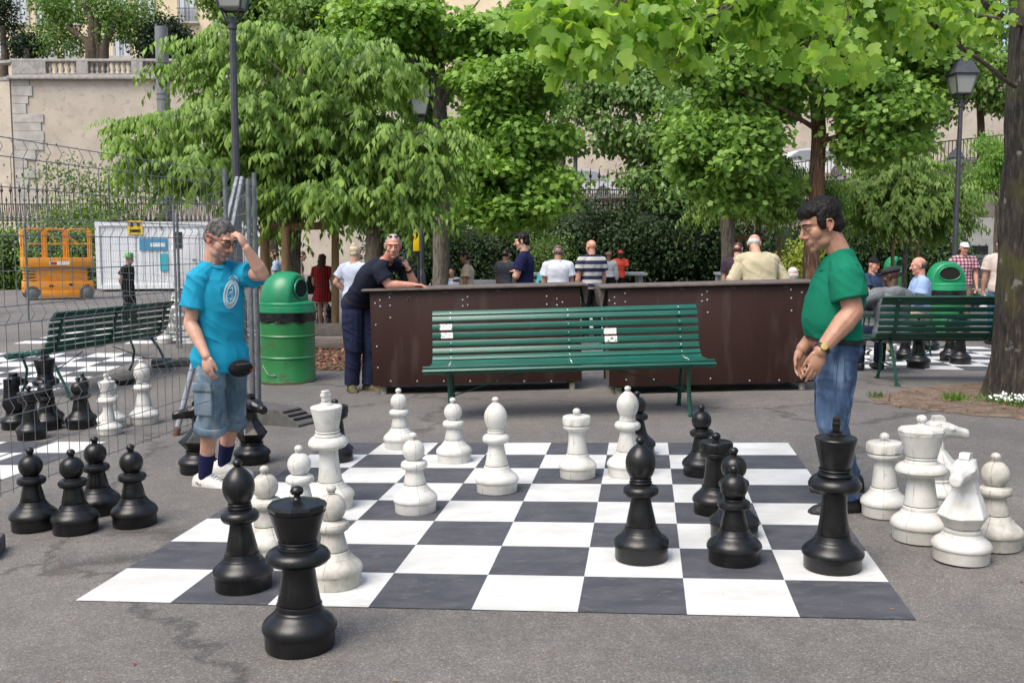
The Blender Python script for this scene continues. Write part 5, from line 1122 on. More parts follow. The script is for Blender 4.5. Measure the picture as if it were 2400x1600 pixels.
def trunk(mb, J, grow=0, t0=0, t1=1, hem=0, n=36, tab=TR, belly=0, wid=1):
    a, m, b = Vector(J['pelv']), Vector(J['chest']), Vector(J['neck']); s = J['s']; rs = []; k = J['k']; A = a+(a-m).normalized()*.10*k
    cc = (m-A*.16-b*.36)/.48; ctr = lambda t: A*(1-t)**2+cc*(2*t*(1-t))+b*t*t
    T_, tb = smooth_tab(tab); bc, bs_ = J.get('bc', .36), J.get('bs', .17)
    for t in np.linspace(t0, t1, max(4, int((t1-t0)*40))):
        t = float(t); w_, f_, b_ = [float(np.interp(t, T_, q)) for q in tb]
        bl = belly*math.exp(-((t-bc)/bs_)**2); w_ = (w_*wid+bl*.35)*k+grow; f_ = f_*k+bl+grow; b_ = (b_+J.get('back', 0)*(1-abs(t-.55)*1.6))*k+grow
        if hem and t < .3: h_ = hem*(.3-t)/.3; w_ += h_; f_ += h_; b_ += h_
        if J.get('blouse') and grow > .012: h_ = J['blouse']*(math.exp(-((t-t0-.05)/.05)**2)-1.2*math.exp(-((t-t0)/.02)**2)); w_ += h_; f_ += h_; b_ += h_
        c = ctr(t); tg = (ctr(min(t+.05, 1))-ctr(max(t-.05, 0))).normalized(); fv = s.cross(tg).normalized()
        if fv.dot(J['f']) < 0: fv = -fv
        rs.append([c+s*(w_*math.copysign(abs(math.cos(q))**.85, math.cos(q)))+fv*((f_ if math.sin(q) > 0 else b_)*math.copysign(abs(math.sin(q))**.9, math.sin(q))) for q in (2*math.pi*x/n for x in range(n))])
    mb.rings(rs)
def pose(base, face, H=1.75, lean=0, sit=False, arms='down', step=.06, head_dir=None, hunch=0, armR=None, armL=None):
    k = H/1.75; f = Vector((math.cos(face), math.sin(face), 0)); s = Vector((-f.y, f.x, 0)); z = Vector((0, 0, 1)); b = Vector(base); J = dict(k=k, f=f, s=s)
    hz = (.48 if sit else .93)*k; pel = b+z*hz-(f*.0 if not sit else f*0)
    up = (z*math.cos(lean)+f*math.sin(lean)); fw = (f*math.cos(lean)-z*math.sin(lean))
    J['pelv'] = pel+up*.02; J['chest'] = pel+up*.30*k+fw*.0; J['neck'] = pel+up*.535*k+fw*(.01+hunch*.05)
    J['headc'] = J['neck']+up*.155*k+fw*(.035+hunch*.06); hd = head_dir if head_dir is not None else f-z*(.15+.6*lean); J['hf'] = Vector(hd).normalized()
    for g, n in ((1, 'L'), (-1, 'R')):
        sh = J['neck']-up*.055*k+s*g*.185*k; J['sh'+n] = sh
        A_ = armL if n == 'L' else armR
        A_ = A_ or arms
        if A_ == 'down': el, wr, hd_ = sh+(s*g*.05-z*.28+f*(.02+lean*.1))*k, sh+(s*g*.06-z*.52+f*(.08+lean*.2))*k, -z
        elif A_ == 'front': el, wr, hd_ = sh+(s*g*.04-z*.27+f*.05)*k, sh+(s*g*-.05-z*.27+f*.29)*k, f-s*g*.3
        elif A_ == 'crossed': el, wr, hd_ = sh+(s*g*.03-z*.25+f*.08)*k, sh+(s*g*-.19-z*(.22+.03*g)+f*.13)*k, -s*g
        elif A_ == 'back': el, wr, hd_ = sh+(s*g*.09-z*.26-f*.10)*k, sh+(s*g*-.08-z*.44-f*.14)*k, -s*g-z*.3
        elif A_ == 'hips': el, wr, hd_ = sh+(s*g*.14-z*.25-f*.06)*k, sh+(s*g*-.0-z*.42+f*.08)*k, -z-s*g*.4
        elif A_ == 'knees': el, wr, hd_ = sh+(s*g*.05-z*.25+f*.12)*k, sh+(s*g*-.02-z*.36+f*.34)*k, f-z*.4
        elif A_ == 'spread': el, wr, hd_ = sh+(s*g*.26-z*.08-f*.03)*k, sh+(s*g*.5-z*.06-f*.02)*k, s*g
        J['el'+n], J['wr'+n], J['hd'+n] = el, wr, Vector(hd_).normalized(); J['hn'+n] = (-s*g+f*.2); J['ht'+n] = f
        hip = pel+s*g*.09*k; J['hip'+n] = hip
        if sit: kn = hip+f*.42*k+s*g*.05; an = Vector((kn.x, kn.y, b.z+.08))+f*.03
        else: an = b+s*g*.09*k+f*step*g+z*.085*k; kn = lerp(hip, an, .5)+f*.02
        J['kn'+n], J['an'+n], J['td'+n] = kn, an, (f+s*g*.15).normalized()
    return J
def person(label, J, skin='fair', top=None, bottom=None, shoes=None, hair=None, vox=.011, group=None, tint=None, belly=0, hs=1.0, wid=1, curl=.45, loc=None, U=(0, 0, 1), legs=True, wr_=.008):
    """builds one figure: a single continuous body under separate clothes"""
    k = J['k']; base = lerp(J['anL'], J['anR'], .5); base.z = min(J['anL'].z, J['anR'].z)-.08
    root = thing('person', label, 'person', tuple(base), group)
    fine = vox < .007; b = MB(); q, B = head(b, J['headc'], J['hf'], k*hs, fine=fine, U=U)
    b.cap(lerp(J['neck'], J['headc'], -.15), lerp(J['neck'], q(0, -.03, -.03), .9), .062*k, .056*k)
    trunk(b, J, -.006, belly=belly, wid=wid)
    for n in 'LR':
        sh, el, wr = J['sh'+n], J['el'+n], J['wr'+n]
        ka = k*J.get('arm', 1.12)
        b.cap(sh, el, .048*ka, .042*ka); b.cap(el, lerp(el, wr, .3), .042*ka, .045*ka); b.cap(lerp(el, wr, .25), lerp(el, wr, .85), .045*ka, .030*ka); b.cap(lerp(el, wr, .8), wr, .030*ka, .027*ka); b.cap(lerp(sh, J['neck'], .6), sh, .040*k, .046*ka)
        if J.get('cu'+n) is not None: hand(b, wr, J['hd'+n], J['hn'+n], J['ht'+n], curl, k*1.05, curls=J['cu'+n])
        else: hand(b, wr, J['hd'+n], J['hn'+n], J['ht'+n], curl, k*1.05)
        if legs:
            b.cap(J['hip'+n], J['kn'+n], .085*k, .058*k); b.cap(J['kn'+n], lerp(J['kn'+n], J['an'+n], .35), .056*k, .058*k); b.cap(lerp(J['kn'+n], J['an'+n], .3), J['an'+n], .057*k, .036*k)
            b.cap(J['an'+n]-Vector((0, 0, .035*k)), J['an'+n]-Vector((0, 0, .045*k))+J['td'+n]*.12*k, .036*k, .03*k)
    body = b.build('body', SK[skin], root, smooth=0); remesh(body, vox, 3 if fine else 2)
    me = body.data; a = me.attributes.new('tint', 'FLOAT_COLOR', 'POINT')
    if tint:
        l = wl(root); vals = []
        S_, F_, U2 = B
        for v in me.vertices:
            d = v.co+l-Vector(J['headc']); d /= k*hs; vals += tint(d.dot(S_), d.dot(F_), d.dot(U2)) if d.length < .2 else (0, 0, 0, 0)
        a.data.foreach_set('color', vals)
    else: a.data.foreach_set('color', [0.0]*4*len(me.vertices))
    if top:
        kind, mat = top[0], top[1]; b = MB(); g = top[2] if len(top) > 2 else .014
        lo = J.get('lo', {'tee': .02, 'tuck': .2, 'jacket': .0, 'dress': .0, 'tank': .1, 'polo': .08}.get(kind, .06))
        trunk(b, J, g, lo, .975, hem=J.get('hem', .02) if kind in ('tee', 'jacket') else 0, belly=belly, wid=wid)
        fr_ = {'long': 1.0, 'jacket': 1.0, 'tank': 0}.get(top[3] if len(top) > 3 else kind, .62)
        for n in 'LR':
            sh, el, wr = J['sh'+n], J['el'+n], J['wr'+n]
            if fr_ == 0: continue
            ka = k*J.get('arm', 1.12); b.cap(lerp(sh, J['neck'], .5)-Vector((0, 0, .01)), lerp(sh, el, .08), .054*k+g*.8, .060*ka+g*.9)
            if fr_ < 1: e = lerp(sh, el, fr_+.06); b.tube([lerp(sh, el, -.02), lerp(sh, el, .15), lerp(sh, el, .3), lerp(sh, el, .45), e], [.058*ka+g*.8, .062*ka+g*.9, .063*ka+g*1.0, .063*ka+g*1.1, .062*ka+g*(1.15+J.get('flare', .5))], 24)
            else: b.cap(sh, el, .056*k+g*.6, .05*k+g); b.tube([el, lerp(el, wr, .5), lerp(el, wr, .97)], [.05*k+g, .048*k+g, .04*k+g*.7], 14); b.ell(el, (.05*k+g,)*3)
        o = b.build({'jacket': 'jacket', 'dress': 'dress_top'}.get(kind, 'shirt'), mat, root, smooth=0); remesh(o, vox*.9, 7, folds(len(label) % 50, wr_, 5, 5))
        if kind in ('polo', 'jacket'):
            c = MB(); nk = Vector(J['neck']); hv = (Vector(J['headc'])-nk).normalized(); up = (hv*.6+Vector((0, 0, 1))*.6).normalized(); S2, F2, U3 = fr_axes(J['f'], up); rs = []
            for z_, rr in ((-.045, 1.50), (-.01, 1.34), (.018, 1.16), (.030, 1.08), (.028, 1.02), (.0, 1.06), (-.03, 1.15)):
                rs.append([nk+U3*z_*k+F2*.004+(S2*math.cos(x)*.060+F2*math.sin(x)*.064)*rr*k*1.05-U3*(.040*k*max(0, math.sin(x))**2) for x in (2*math.pi*i/32 for i in range(32))])
            c.rings(rs, cap=False).build('collar', mat, root, smooth=70)
        elif fine:
            nk = Vector(J['neck']); hv = (Vector(J['headc'])-nk).normalized(); up = (hv*.4+Vector((0, 0, 1))*.7).normalized(); S2, F2, U3 = fr_axes(J['f'], up)
            rg = [nk+U3*.010+(S2*math.cos(x)*.076+F2*math.sin(x)*.080)*k*1.05-U3*(.040*k*max(0, math.sin(x))**2) for x in (2*math.pi*i/32 for i in range(34))]; MB().tube(rg, .007, 8).build('neckband', mat, root, smooth=70)
    if bottom:
        kind, mat = bottom[0], bottom[1]; b = MB(); g = bottom[2] if len(bottom) > 2 else .010
        if kind == 'skirt':
            rs = []; c0_ = lerp(J['pelv'], J['chest'], .3); hem = bottom[3]
            for i in range(7):
                t = i/6; z_ = c0_.z*(1-t)+(base.z+hem)*t; r1 = .15+.13*t; rs.append([Vector((J['pelv'].x, J['pelv'].y, z_))+(J['s']*math.cos(x)*r1*k+J['f']*math.sin(x)*r1*.8*k)*(1+.05*t*math.sin(7*x)) for x in (2*math.pi*j/28 for j in range(28))])
            b.rings(rs).build('skirt', mat, root, smooth=60)
        else:
            trunk(b, J, g-.010, 0, J.get('waist', .34), belly=belly*.6, wid=wid)
            for n in 'LR':
                hp, kn, an = J['hip'+n], J['kn'+n], J['an'+n]
                kl = k*J.get('leg', 1.0); b.cap(lerp(hp, kn, .12), lerp(hp, kn, .5), .084*kl+g, .082*kl+g)
                if kind == 'shorts': b.tube([lerp(hp, kn, .4), kn, lerp(kn, an, .25)], [.085*k+g, .076*k+g, .08*k+g], 18)
                else: b.cap(lerp(hp, kn, .4), kn, .083*kl+g, .064*kl+g); b.tube([kn, lerp(kn, an, .4), lerp(kn, an, .96)], [.064*k+g, .060*k+g, .056*k+g], 16); b.ell(kn, (.062*k+g,)*3)
            o = b.build('shorts' if kind == 'shorts' else 'trousers', mat, root, smooth=0); remesh(o, vox*.9, 5, folds(len(label) % 40+7, wr_*.9, 6, 6))
    if shoes and legs:
        for n in 'LR':
            an, d = Vector(J['an'+n]), J['td'+n].copy(); d.z = 0; d.normalize(); sd = Vector((-d.y, d.x, 0)); gz_ = an.z-.082*k; b = MB(); rs = []
            for x, w_, h_, zz in ((-.078, .024, .035, .04), (-.070, .036, .052, .048), (-.03, .043, .072, .054), (.03, .042, .072, .050), (.08, .045, .056, .042), (.13, .047, .040, .034), (.175, .041, .030, .030), (.205, .022, .018, .024)):
                rs.append([an-Vector((0, 0, an.z))+Vector((0, 0, max(gz_+.004, gz_+(zz+h_*math.sin(y)*1.0)*k)))+d*x*k*1.05+sd*math.cos(y)*w_*k*1.1 for y in (2*math.pi*i/16 for i in range(16))])
            sh_ = b.rings(rs).build('shoe', shoes, root, smooth=60)
            if len(shoes.name) and fine:
                s2 = MB(); rs = []
                for x, w_ in ((-.08, .024), (-.07, .038), (-.03, .044), (.03, .043), (.08, .048), (.13, .050), (.18, .042), (.208, .02)):
                    rs.append([Vector((an.x, an.y, gz_))+d*x*k*1.05+sd*a_*w_*k*1.12+Vector((0, 0, c_)) for a_, c_ in ((-1, .001), (1, .001), (1.0, .024), (-1.0, .024))])
                s2.rings(rs).build('sole', MAT['sole_'+('w' if 'white' in shoes.name else 'b')], sh_, smooth=30)
    if hair:
        kind, hm = hair[0], HAIR.get(hair[1], None) or hair[1]; b = MB(); s_ = k*hs
        e = lambda x, y, z, a_, c_, d_: b.ell(q(x, y, z), (a_*s_, c_*s_, d_*s_), B, 18, 12)
        if kind == 'short': e(0, -.013, .047, .0805, .092, .082); e(0, -.046, -.004, .077, .062, .060)
        elif kind == 'thick':
            e(0, -.03, .055, .088, .094, .086); e(0, -.062, -.005, .078, .058, .072); e(0, .025, .082, .072, .070, .048); e(0, .060, .082, .054, .030, .026)
            for g in (-1, 1): e(g*.07, .018, .028, .015, .026, .045)
        elif kind == 'crop': e(0, -.022, .040, .0805, .092, .083); e(0, -.045, -.005, .077, .062, .055)
        elif kind == 'sides': e(0, -.045, .005, .081, .066, .058)
        elif kind == 'long': e(0, -.03, .05, .09, .095, .09); e(0, -.06, -.06, .10, .075, .12); e(0, -.07, -.17, .11, .06, .12)
        elif kind == 'bun': e(0, -.03, .045, .085, .093, .088); e(.0, -.07, .12, .045, .045, .04); e(0, -.06, -.01, .07, .055, .05)
        elif kind == 'cap': e(0, -.02, .062, .087, .103, .066); b.prism([(-.07, 0), (.07, 0), (.055, .075), (-.055, .075)], .008, q(0, .06, .055), B[0], B[1])
        elif kind == 'flatcap': e(0, -.01, .07, .100, .118, .05); e(0, .08, .05, .06, .06, .018)
        elif kind == 'hat':
            b.lathe([(0, .04), (.13, .045), (.135, .05), (.088, .058), (.085, .12), (.06, .135), (0, .13)], 24, q(0, -.01, 0), None)
        nm = 'hair' if kind in ('short', 'thick', 'sides', 'long', 'bun') else ('hat' if kind == 'hat' else 'cap')
        o = b.build(nm, hm, root, smooth=60)
        if kind not in ('hat',): remesh(o, min(vox, .007), 2, nz(3, .006 if kind == 'thick' else (.016 if kind == 'long' else .002), 26, 26))
    return root, q, B
MAT['sole_w'] = M('sole_white', (.66, .65, .62), .6, (.5, .49, .46), 20); MAT['sole_b'] = M('sole_black', (.02, .02, .02), .6)
def aw(u, v, Y): return at(u, v, Y)
def shirt_strap(): pass
# ================= the man in the blue shirt
Y = 6.46
f1 = Vector((.72, -.69, 0)).normalized(); s1 = Vector((-f1.y, f1.x, 0))
J = dict(k=1.0, f=f1, s=s1, pelv=aw(505, 808, Y), chest=aw(502, 712, Y-.02), neck=aw(490, 606, Y-.02), headc=aw(505, 549, Y-.05), hf=Vector((.80, -.42, -.42)).normalized(),
  shR=aw(457, 634, Y-.13), elR=aw(437, 742, Y-.16), wrR=aw(474, 818, Y-.27), hdR=Vector((.10, -.05, -1)), hnR=Vector((.35, .9, 0)), htR=Vector((.9, -.5, 0)),
  shL=aw(545, 630, Y+.11), elL=aw(603, 630, Y-.14), wrL=aw(566, 570, Y-.22), hdL=Vector((-.45, .05, .9)), hnL=Vector((-.7, .2, -.5)), htL=Vector((-.2, .95, .2)), cuL=[1.0, 1.05, 1.1, 1.15], cuR=[.55, .6, .65, .7], hem=.055, lo=0, flare=.5, arm=1.02,
  hipR=aw(482, 800, Y-.07), knR=aw(486, 946, Y-.12), anR=aw(470, 1098, Y-.02), tdR=Vector((.93, -.36, 0)), hipL=aw(532, 798, Y+.07), knL=aw(536, 936, Y+.12), anL=aw(513, 1068, Y+.22), tdL=Vector((.97, -.22, 0)))
def tint1(x, y, z):
    if y > .035 and z < -.048 and abs(x) < .055 and not (z > -.056): 
        if abs(x) < .022 and -.085 < z < -.054: return (.30, .11, .09, .8)
        return (.16, .10, .08, .5*min(1, max(0, (.055-abs(x))/.02))*min(1, max(0, (-.054-z)/.012))*min(1, max(0, (y-.035)/.025)))
    if y > .08 and -.07 < z < -.045 and abs(x) < .03: return (.07, .045, .04, .6)
    if abs(x) > .073: return (.5, .14, .10, .6)
    if y > .085 and abs(x) < .025 and z < .02: return (.55, .2, .15, .5)
    return (.5, .22, .15, .12)
blue = cloth('shirt_turquoise', (.012, .29, .45), (.013, .255, .41), bs=9, bump=.8)
den1 = cloth('denim_washed', (.065, .11, .155), (.17, .23, .28), s=5, bs=160, bump=.35, c3=(.26, .30, .33), s3=9)
shoe_w = M('white_shoe_leather', (.70, .69, .66), .5, (.6, .59, .56), 12, .1, 60)
ear_root, q1, B1 = person('man in turquoise t-shirt and denim cargo shorts touching his forehead by the fence', J, 'fair', ('tee', blue, .015), ('shorts', den1, .010), shoe_w, ('short', 'grey'), .0045, tint=tint1, hs=1.05, wr_=.013, wid=.86)
def kid(mb, nm, mat, parent, sm=40): return mb.build(nm, mat, parent, smooth=sm)
def glasses(q, B, root, mat, s, w_=.024, h_=.0185, y=.100, z=.002):
    b = MB()
    for g in (-1, 1):
        rim = [q(g*.033+w_*math.cos(a), y-.016*max(0, g*math.cos(a)), z+h_*math.sin(a)) for a in (2*math.pi*i/16 for i in range(17))]
        b.tube(rim, .0025*s, 6); b.tube([q(g*.058, y-.014, z+.004), q(g*.082, .03, z+.008), q(g*.084, -.02, z+.004)], .0028*s, 6)
    b.tube([q(-.008, y, z+.004), q(.008, y, z+.004)], .0025*s, 6); return kid(b, 'glasses', mat, root)
def eyes(q, root, s, z=.002, iris=True):
    b = MB(); S_ = B1
    for g in (-1, 1): b.ell(q(g*.031, .0765, z-.003), (.0098*s,)*3, n=12, m=8)
    o = kid(b, 'eyes', M('eye_white', (.33, .28, .25), .35), root); b = MB()
    for g in (-1, 1): b.ell(q(g*.031, .0832, z-.006), (.0044*s,)*3, n=10, m=6)
    kid(b, 'irises', MAT['hole'], o)
def brows(q, B, root, mat, s, z=.024):
    b = MB()
    for g in (-1, 1): b.tube([q(g*.012, .0975, z+.003), q(g*.024, .096, z+.006), q(g*.040, .090, z+.007), q(g*.054, .077, z+.002)], [.0040*s, .0048*s, .0042*s, .002*s], 6)
    kid(b, 'eyebrows', mat, root)
glasses(q1, B1, ear_root, MAT['black'], 1.05); eyes(q1, ear_root, 1.05); brows(q1, B1, ear_root, HAIR['black'], 1.0)
# printed emblem: ring ornament raised a millimetre off the chest
def project(root, nm, co, d, off=.002):
    """drop world points along d on the evaluated surface of child nm"""
    o = [c for c in root.children if c.name.startswith(nm)][0]; l = wl(root)
    from mathutils.bvhtree import BVHTree
    me = o.data; bv = BVHTree.FromPolygons([v.co[:] for v in me.vertices], [p.vertices[:] for p in me.polygons]); out = []
    for p in co:
        h = bv.ray_cast(p-l-d*.6, d); out.append((h[0]+l-d*off, h[1]) if h[0] is not None else None)
    return out
def decal(root, target, origin, ax, ay, d, shapes, mat, name, off=.003, rad=.0014):
    b = MB()
    for pts in shapes:
        pts = [tuple((Vector(p_)*(1-q_/4)+Vector(r_)*(q_/4))) for p_, r_ in zip(pts, pts[1:]) for q_ in range(4)]+[pts[-1]] if len(pts) < 12 else pts; P_ = [origin+ax*x+ay*y for x, y in pts]; h = project(root, target, P_, d, off); P2 = [q_[0] for q_ in h if q_]
        if len(P2) > 1: b.tube(P2, rad, 5)
    if b.v: return b.build(name, mat, root)
prn = M('white_print', (.50, .62, .66), .8)
oc = aw(531, 675, Y-.2); dview = (oc-Vector((0, 0, 1.5))).normalized(); axr, ayu = Vector((.98, 0, -.2)).normalized(), Vector((.2, 0, .98)).normalized()
sh_ = []
for k_, (ra, rb) in enumerate(((.042, .088), (.046, .094), (.026, .058), (.029, .062))): sh_.append([(ra*math.cos(a)*(1+.04*math.sin(a*24)*(k_ == 1)), rb*math.sin(a)) for a in (2*math.pi*i/60 for i in range(61))])
for i in range(40):
    a = 2*math.pi*i/40; sh_.append([(.031*math.cos(a), .066*math.sin(a)), (.041*math.cos(a+.06), .084*math.sin(a+.06))])
sh_ += [[(-.012, .03), (.0, .045), (.008, .02), (-.004, .0), (.012, -.02), (.0, -.045)], [(-.016, .01), (.014, .012)], [(-.012, -.03), (.014, -.03)], [(-.018, -.01), (.0, .02), (.016, -.012)], [(-.03, .092), (-.02, .115), (0, .122), (.02, .11), (.03, .09)], [(-.015, .1), (0, .11), (.014, .1)]]
decal(ear_root, 'shirt', oc, axr, ayu, dview, sh_, prn, 'chest_print', rad=.0019)
# belt bag, pocket, cuff, socks
b = MB(); wc = lerp(J['pelv'], J['chest'], -.25)+f1*.135+s1*.05+Vector((0, 0, -.02))
b.ell(wc+f1*.035+Vector((0, 0, -.01)), (.088, .042, .056), (s1, f1, Vector((0, 0, 1)))); o = b.build('belt_bag', cloth('black_nylon', (.012, .012, .013), (.02, .02, .022), bs=40), ear_root, smooth=60)
MB().bar(wc+f1*.086-s1*.06+Vector((0, 0, .022)), wc+f1*.086+s1*.06+Vector((0, 0, .026)), .004, .004).build('zip', MAT['metal'], o)
MB().box(wc+f1*.088+s1*.05+Vector((0, 0, -.02)), (.02, .006, .008), Matrix((s1, f1, Vector((0, 0, 1)))).transposed()).build('red_tag', red, o)
rt = Vector((-.22, -.975, 0)).normalized(); kR = lerp(J['hipR'], J['knR'], .78); pw = Vector((-rt.y, rt.x, 0)); ctr_ = kR+rt*.098
b = MB().box(ctr_, (.022, .125, .20), Matrix((rt, pw, Vector((0, 0, 1)))).transposed(), ch=.008); o = b.build('cargo_pocket', den1, ear_root, smooth=50)
MB().box(ctr_+rt*.012+Vector((0, 0, .085)), (.018, .135, .055), Matrix((rt, pw, Vector((0, 0, 1)))).transposed(), ch=.006).build('pocket_flap', den1, o, smooth=50)
st = M('stitching', (.33, .36, .38), .9); b = MB()
for y_ in (-.05, .05): b.bar(ctr_+rt*.013+pw*y_+Vector((0, 0, -.09)), ctr_+rt*.013+pw*y_+Vector((0, 0, .05)), .003, .002)
b.bar(ctr_+rt*.0135-pw*.05+Vector((0, 0, -.02)), ctr_+rt*.0135+pw*.05+Vector((0, 0, .005)), .003, .002).build('pocket_stitching', st, o)
for n in 'RL':
    c_ = lerp(J['kn'+n], J['an'+n], .235); ax_ = (J['an'+n]-J['kn'+n]).normalized(); b = MB()
    b.tube([c_-ax_*.028, c_-ax_*.02, c_+ax_*.02, c_+ax_*.028], [.097, .1035, .105, .1], 26).build('hem_cuff', den1, ear_root, smooth=60)
nv = cloth('sock_navy', (.012, .014, .055), (.016, .018, .07), bs=90)
for n in 'RL':
    a_, c_ = J['kn'+n], J['an'+n]; b = MB(); b.tube([lerp(a_, c_, .62), lerp(a_, c_, .75), lerp(a_, c_, .95), lerp(a_, c_, 1.08)], [.053, .049, .043, .044], 18).build('sock', nv, ear_root, smooth=60)
def laces(J, root, n, txt=True):
    an = Vector(J['an'+n]); d = J['td'+n].normalized(); sd = Vector((-d.y, d.x, 0)); b = MB()
    for i in range(5):
        x = .045+.019*i; z_ = -.082+.128-.012*i
        b.tube([an+d*x-sd*.024+Vector((0, 0, z_-.008)), an+d*(x+.006)+Vector((0, 0, z_+.004)), an+d*x+sd*.024+Vector((0, 0, z_-.008))], .0035, 5)
    b.build('laces', MAT['white'], root)
laces(J, ear_root, 'R'); laces(J, ear_root, 'L')
def text3d(s_, loc, xa, ya, h, mat, parent, name):
    """block letters as thin raised bars"""
    G_ = {'F': [((0, 0), (0, 1)), ((0, 1), (.6, 1)), ((0, .55), (.5, .55))], 'I': [((.1, 0), (.1, 1))], 'L': [((0, 1), (0, 0)), ((0, 0), (.55, 0))], 'A': [((0, 0), (.35, 1)), ((.35, 1), (.7, 0))]}
    b = MB(); x = 0
    for ch in s_:
        for p, r_ in G_[ch]: b.tube([loc+xa*(x+p[0])*h+ya*p[1]*h, loc+xa*(x+r_[0])*h+ya*r_[1]*h], h*.09, 4)
        x += .35 if ch == 'I' else .8
    return b.build(name, mat, parent)
for n in 'R':
    an = Vector(J['an'+n]); d = J['td'+n].normalized(); sd = Vector((d.y, -d.x, 0)); text3d('FILA', an+d*(-.03)+sd*.052+Vector((0, 0, -.030)), (d*.93-Vector((0, 0, .25))), Vector((0, 0, 1)), .016, MAT['hole'], ear_root, 'shoe_lettering')
# ================= the man in the green polo
Y = 5.44; f2 = Vector((-1, -.10, 0)).normalized(); s2_ = Vector((-f2.y, f2.x, 0))
J = dict(k=1.04, f=f2, s=s2_, arm=1.25, leg=1.10, bc=.42, bs=.27, back=-.016, lo=.27, waist=.27, blouse=.006, flare=.0, pelv=aw(1922, 782, Y), chest=aw(1927, 700, Y), neck=aw(1928, 585, Y), headc=aw(1884, 517, Y), hf=Vector((-.93, -.13, -.33)).normalized(),
  shL=aw(1941, 626, Y-.17), elL=aw(1959, 716, Y-.22), wrL=aw(1884, 806, Y-.27), hdL=Vector((-.28, -.02, -1)), hnL=Vector((-.15, 1, -.1)), htL=Vector((-1, -.2, -.2)), cuL=[.42, .36, .38, .4],
  shR=aw(1932, 618, Y+.17), elR=aw(1915, 720, Y+.20), wrR=aw(1843, 800, Y+.05), hdR=Vector((-.12, 0, -1)), hnR=Vector((.3, -.9, 0)), htR=Vector((-1, 0, -.1)), cuR=[.5, .5, .5, .55],
  hipL=aw(1926, 802, Y-.09), knL=aw(1912, 968, Y-.10), anL=aw(1948, 1148, Y-.04), tdL=Vector((-1, -.15, 0)), hipR=aw(1922, 802, Y+.09), knR=aw(1906, 955, Y+.2), anR=aw(1950, 1098, Y+.40), tdR=Vector((-1, -.02, 0)))
def tint2(x, y, z):
    if y > .083 and abs(x) < .024 and -.086 < z < -.054: return (.36, .15, .11, .5)
    if abs(x) > .075: return (.45, .17, .12, .5)
    if y > .04 and z < -.05: return (.30, .17, .12, .35)
    return (.45, .2, .14, .1)
grn = cloth('polo_green', (.004, .185, .105), (.005, .155, .088), bs=8, bump=.7)
den2 = M('denim_blue', (.026, .055, .12), .85, (.09, .155, .27), 2.6, .5, 120, stretch=(2.4, 2.4, 1), c3=(.15, .23, .35), s3=5, lo=.42, hi=.66)
shoe_b = M('black_shoe', (.014, .014, .015), .5, (.02, .02, .02), 30, .5, 90)
gm, q2, B2 = person('man in green polo shirt and blue jeans looking down beside the black king', J, 'tan', ('polo', grn, .012), ('trousers', den2, .012), shoe_b, ('thick', 'black'), .0045, tint=tint2, hs=1.05, belly=.060, wr_=.010, wid=.93)
eyes(q2, gm, 1.08); brows(q2, B2, gm, HAIR['black'], 1.1)
a_, c_ = lerp(J['elL'], J['wrL'], .93), lerp(J['elL'], J['wrL'], .98); dr = (c_-a_).normalized()
wt = MB().tube([a_-dr*.010, a_+dr*.012], .0425, 20, True).build('watch_strap', MAT['black'], gm, smooth=60)
vw = Vector((-.25, -1, .15)).normalized(); vw = (vw-dr*vw.dot(dr)).normalized(); xw = vw.cross(dr)
MB().lathe([(0, -.004), (.019, -.004), (.020, 0), (.018, .005), (0, .006)], 20, a_+vw*.043, Matrix((xw, dr, vw)).transposed()).build('watch_case', M('gold', (.7, .5, .15), .25, metal=1), wt)
# belt, pocket seams, embroidered emblem
b = MB(); trunk(b, J, .016, .225, .265, belly=.064*.6, wid=.95); b.build('belt', M('belt_leather', (.012, .012, .014), .4), gm, smooth=60)
gs = M('jeans_seam', (.05, .08, .13), .9); od = Vector((0, 1, 0))
bp = aw(1952, 840, Y-.12)
decal(gm, 'trousers', aw(1955, 850, Y-.15), Vector((1, 0, 0)), Vector((0, 0, 1)), od, [[(-.055, .065), (.06, .05)], [(-.055, .065), (-.05, -.04), (.012, -.075), (.055, -.05)], [(.06, .05), (.055, -.05)]], gs, 'pocket_seam', rad=.0016)
decal(gm, 'trousers', aw(1905, 900, Y-.15), Vector((1, 0, 0)), Vector((0, 0, 1)), od, [[(.04, .28), (.02, .1), (.02, 0), (.03, -.2), (.045, -.35), (.08, -.5), (.10, -.62)]], gs, 'side_seam', rad=.0018)
emb = M('navy_embroidery', (.035, .045, .20), .8)
decal(gm, 'shirt', aw(1876, 668, Y-.2), Vector((1, 0, 0)), Vector((0, 0, 1)), od, [[(.0, .05), (-.002, .02), (.002, -.01)], [(-.012, .0), (.012, .01), (.014, -.005), (-.01, -.012)], [(-.012, -.01), (-.02, -.04)], [(-.004, -.01), (-.008, -.035)], [(.01, -.01), (.004, -.045)], [(-.014, .0), (-.024, .012), (-.026, .0)], [(.0, .03), (.016, .036)], [(-.006, .005), (.006, .03)]], emb, 'chest_embroidery', off=.004, rad=.0036)
decal(gm, 'shirt', aw(1862, 640, Y-.1), Vector((1, 0, 0)), Vector((0, 0, 1)), od, [[(-.005, .11), (-.012, .05), (-.02, .0)], [(-.02, 0), (.012, .0)]], M('placket', (.003, .13, .08), .9), 'placket_seam', rad=.003)
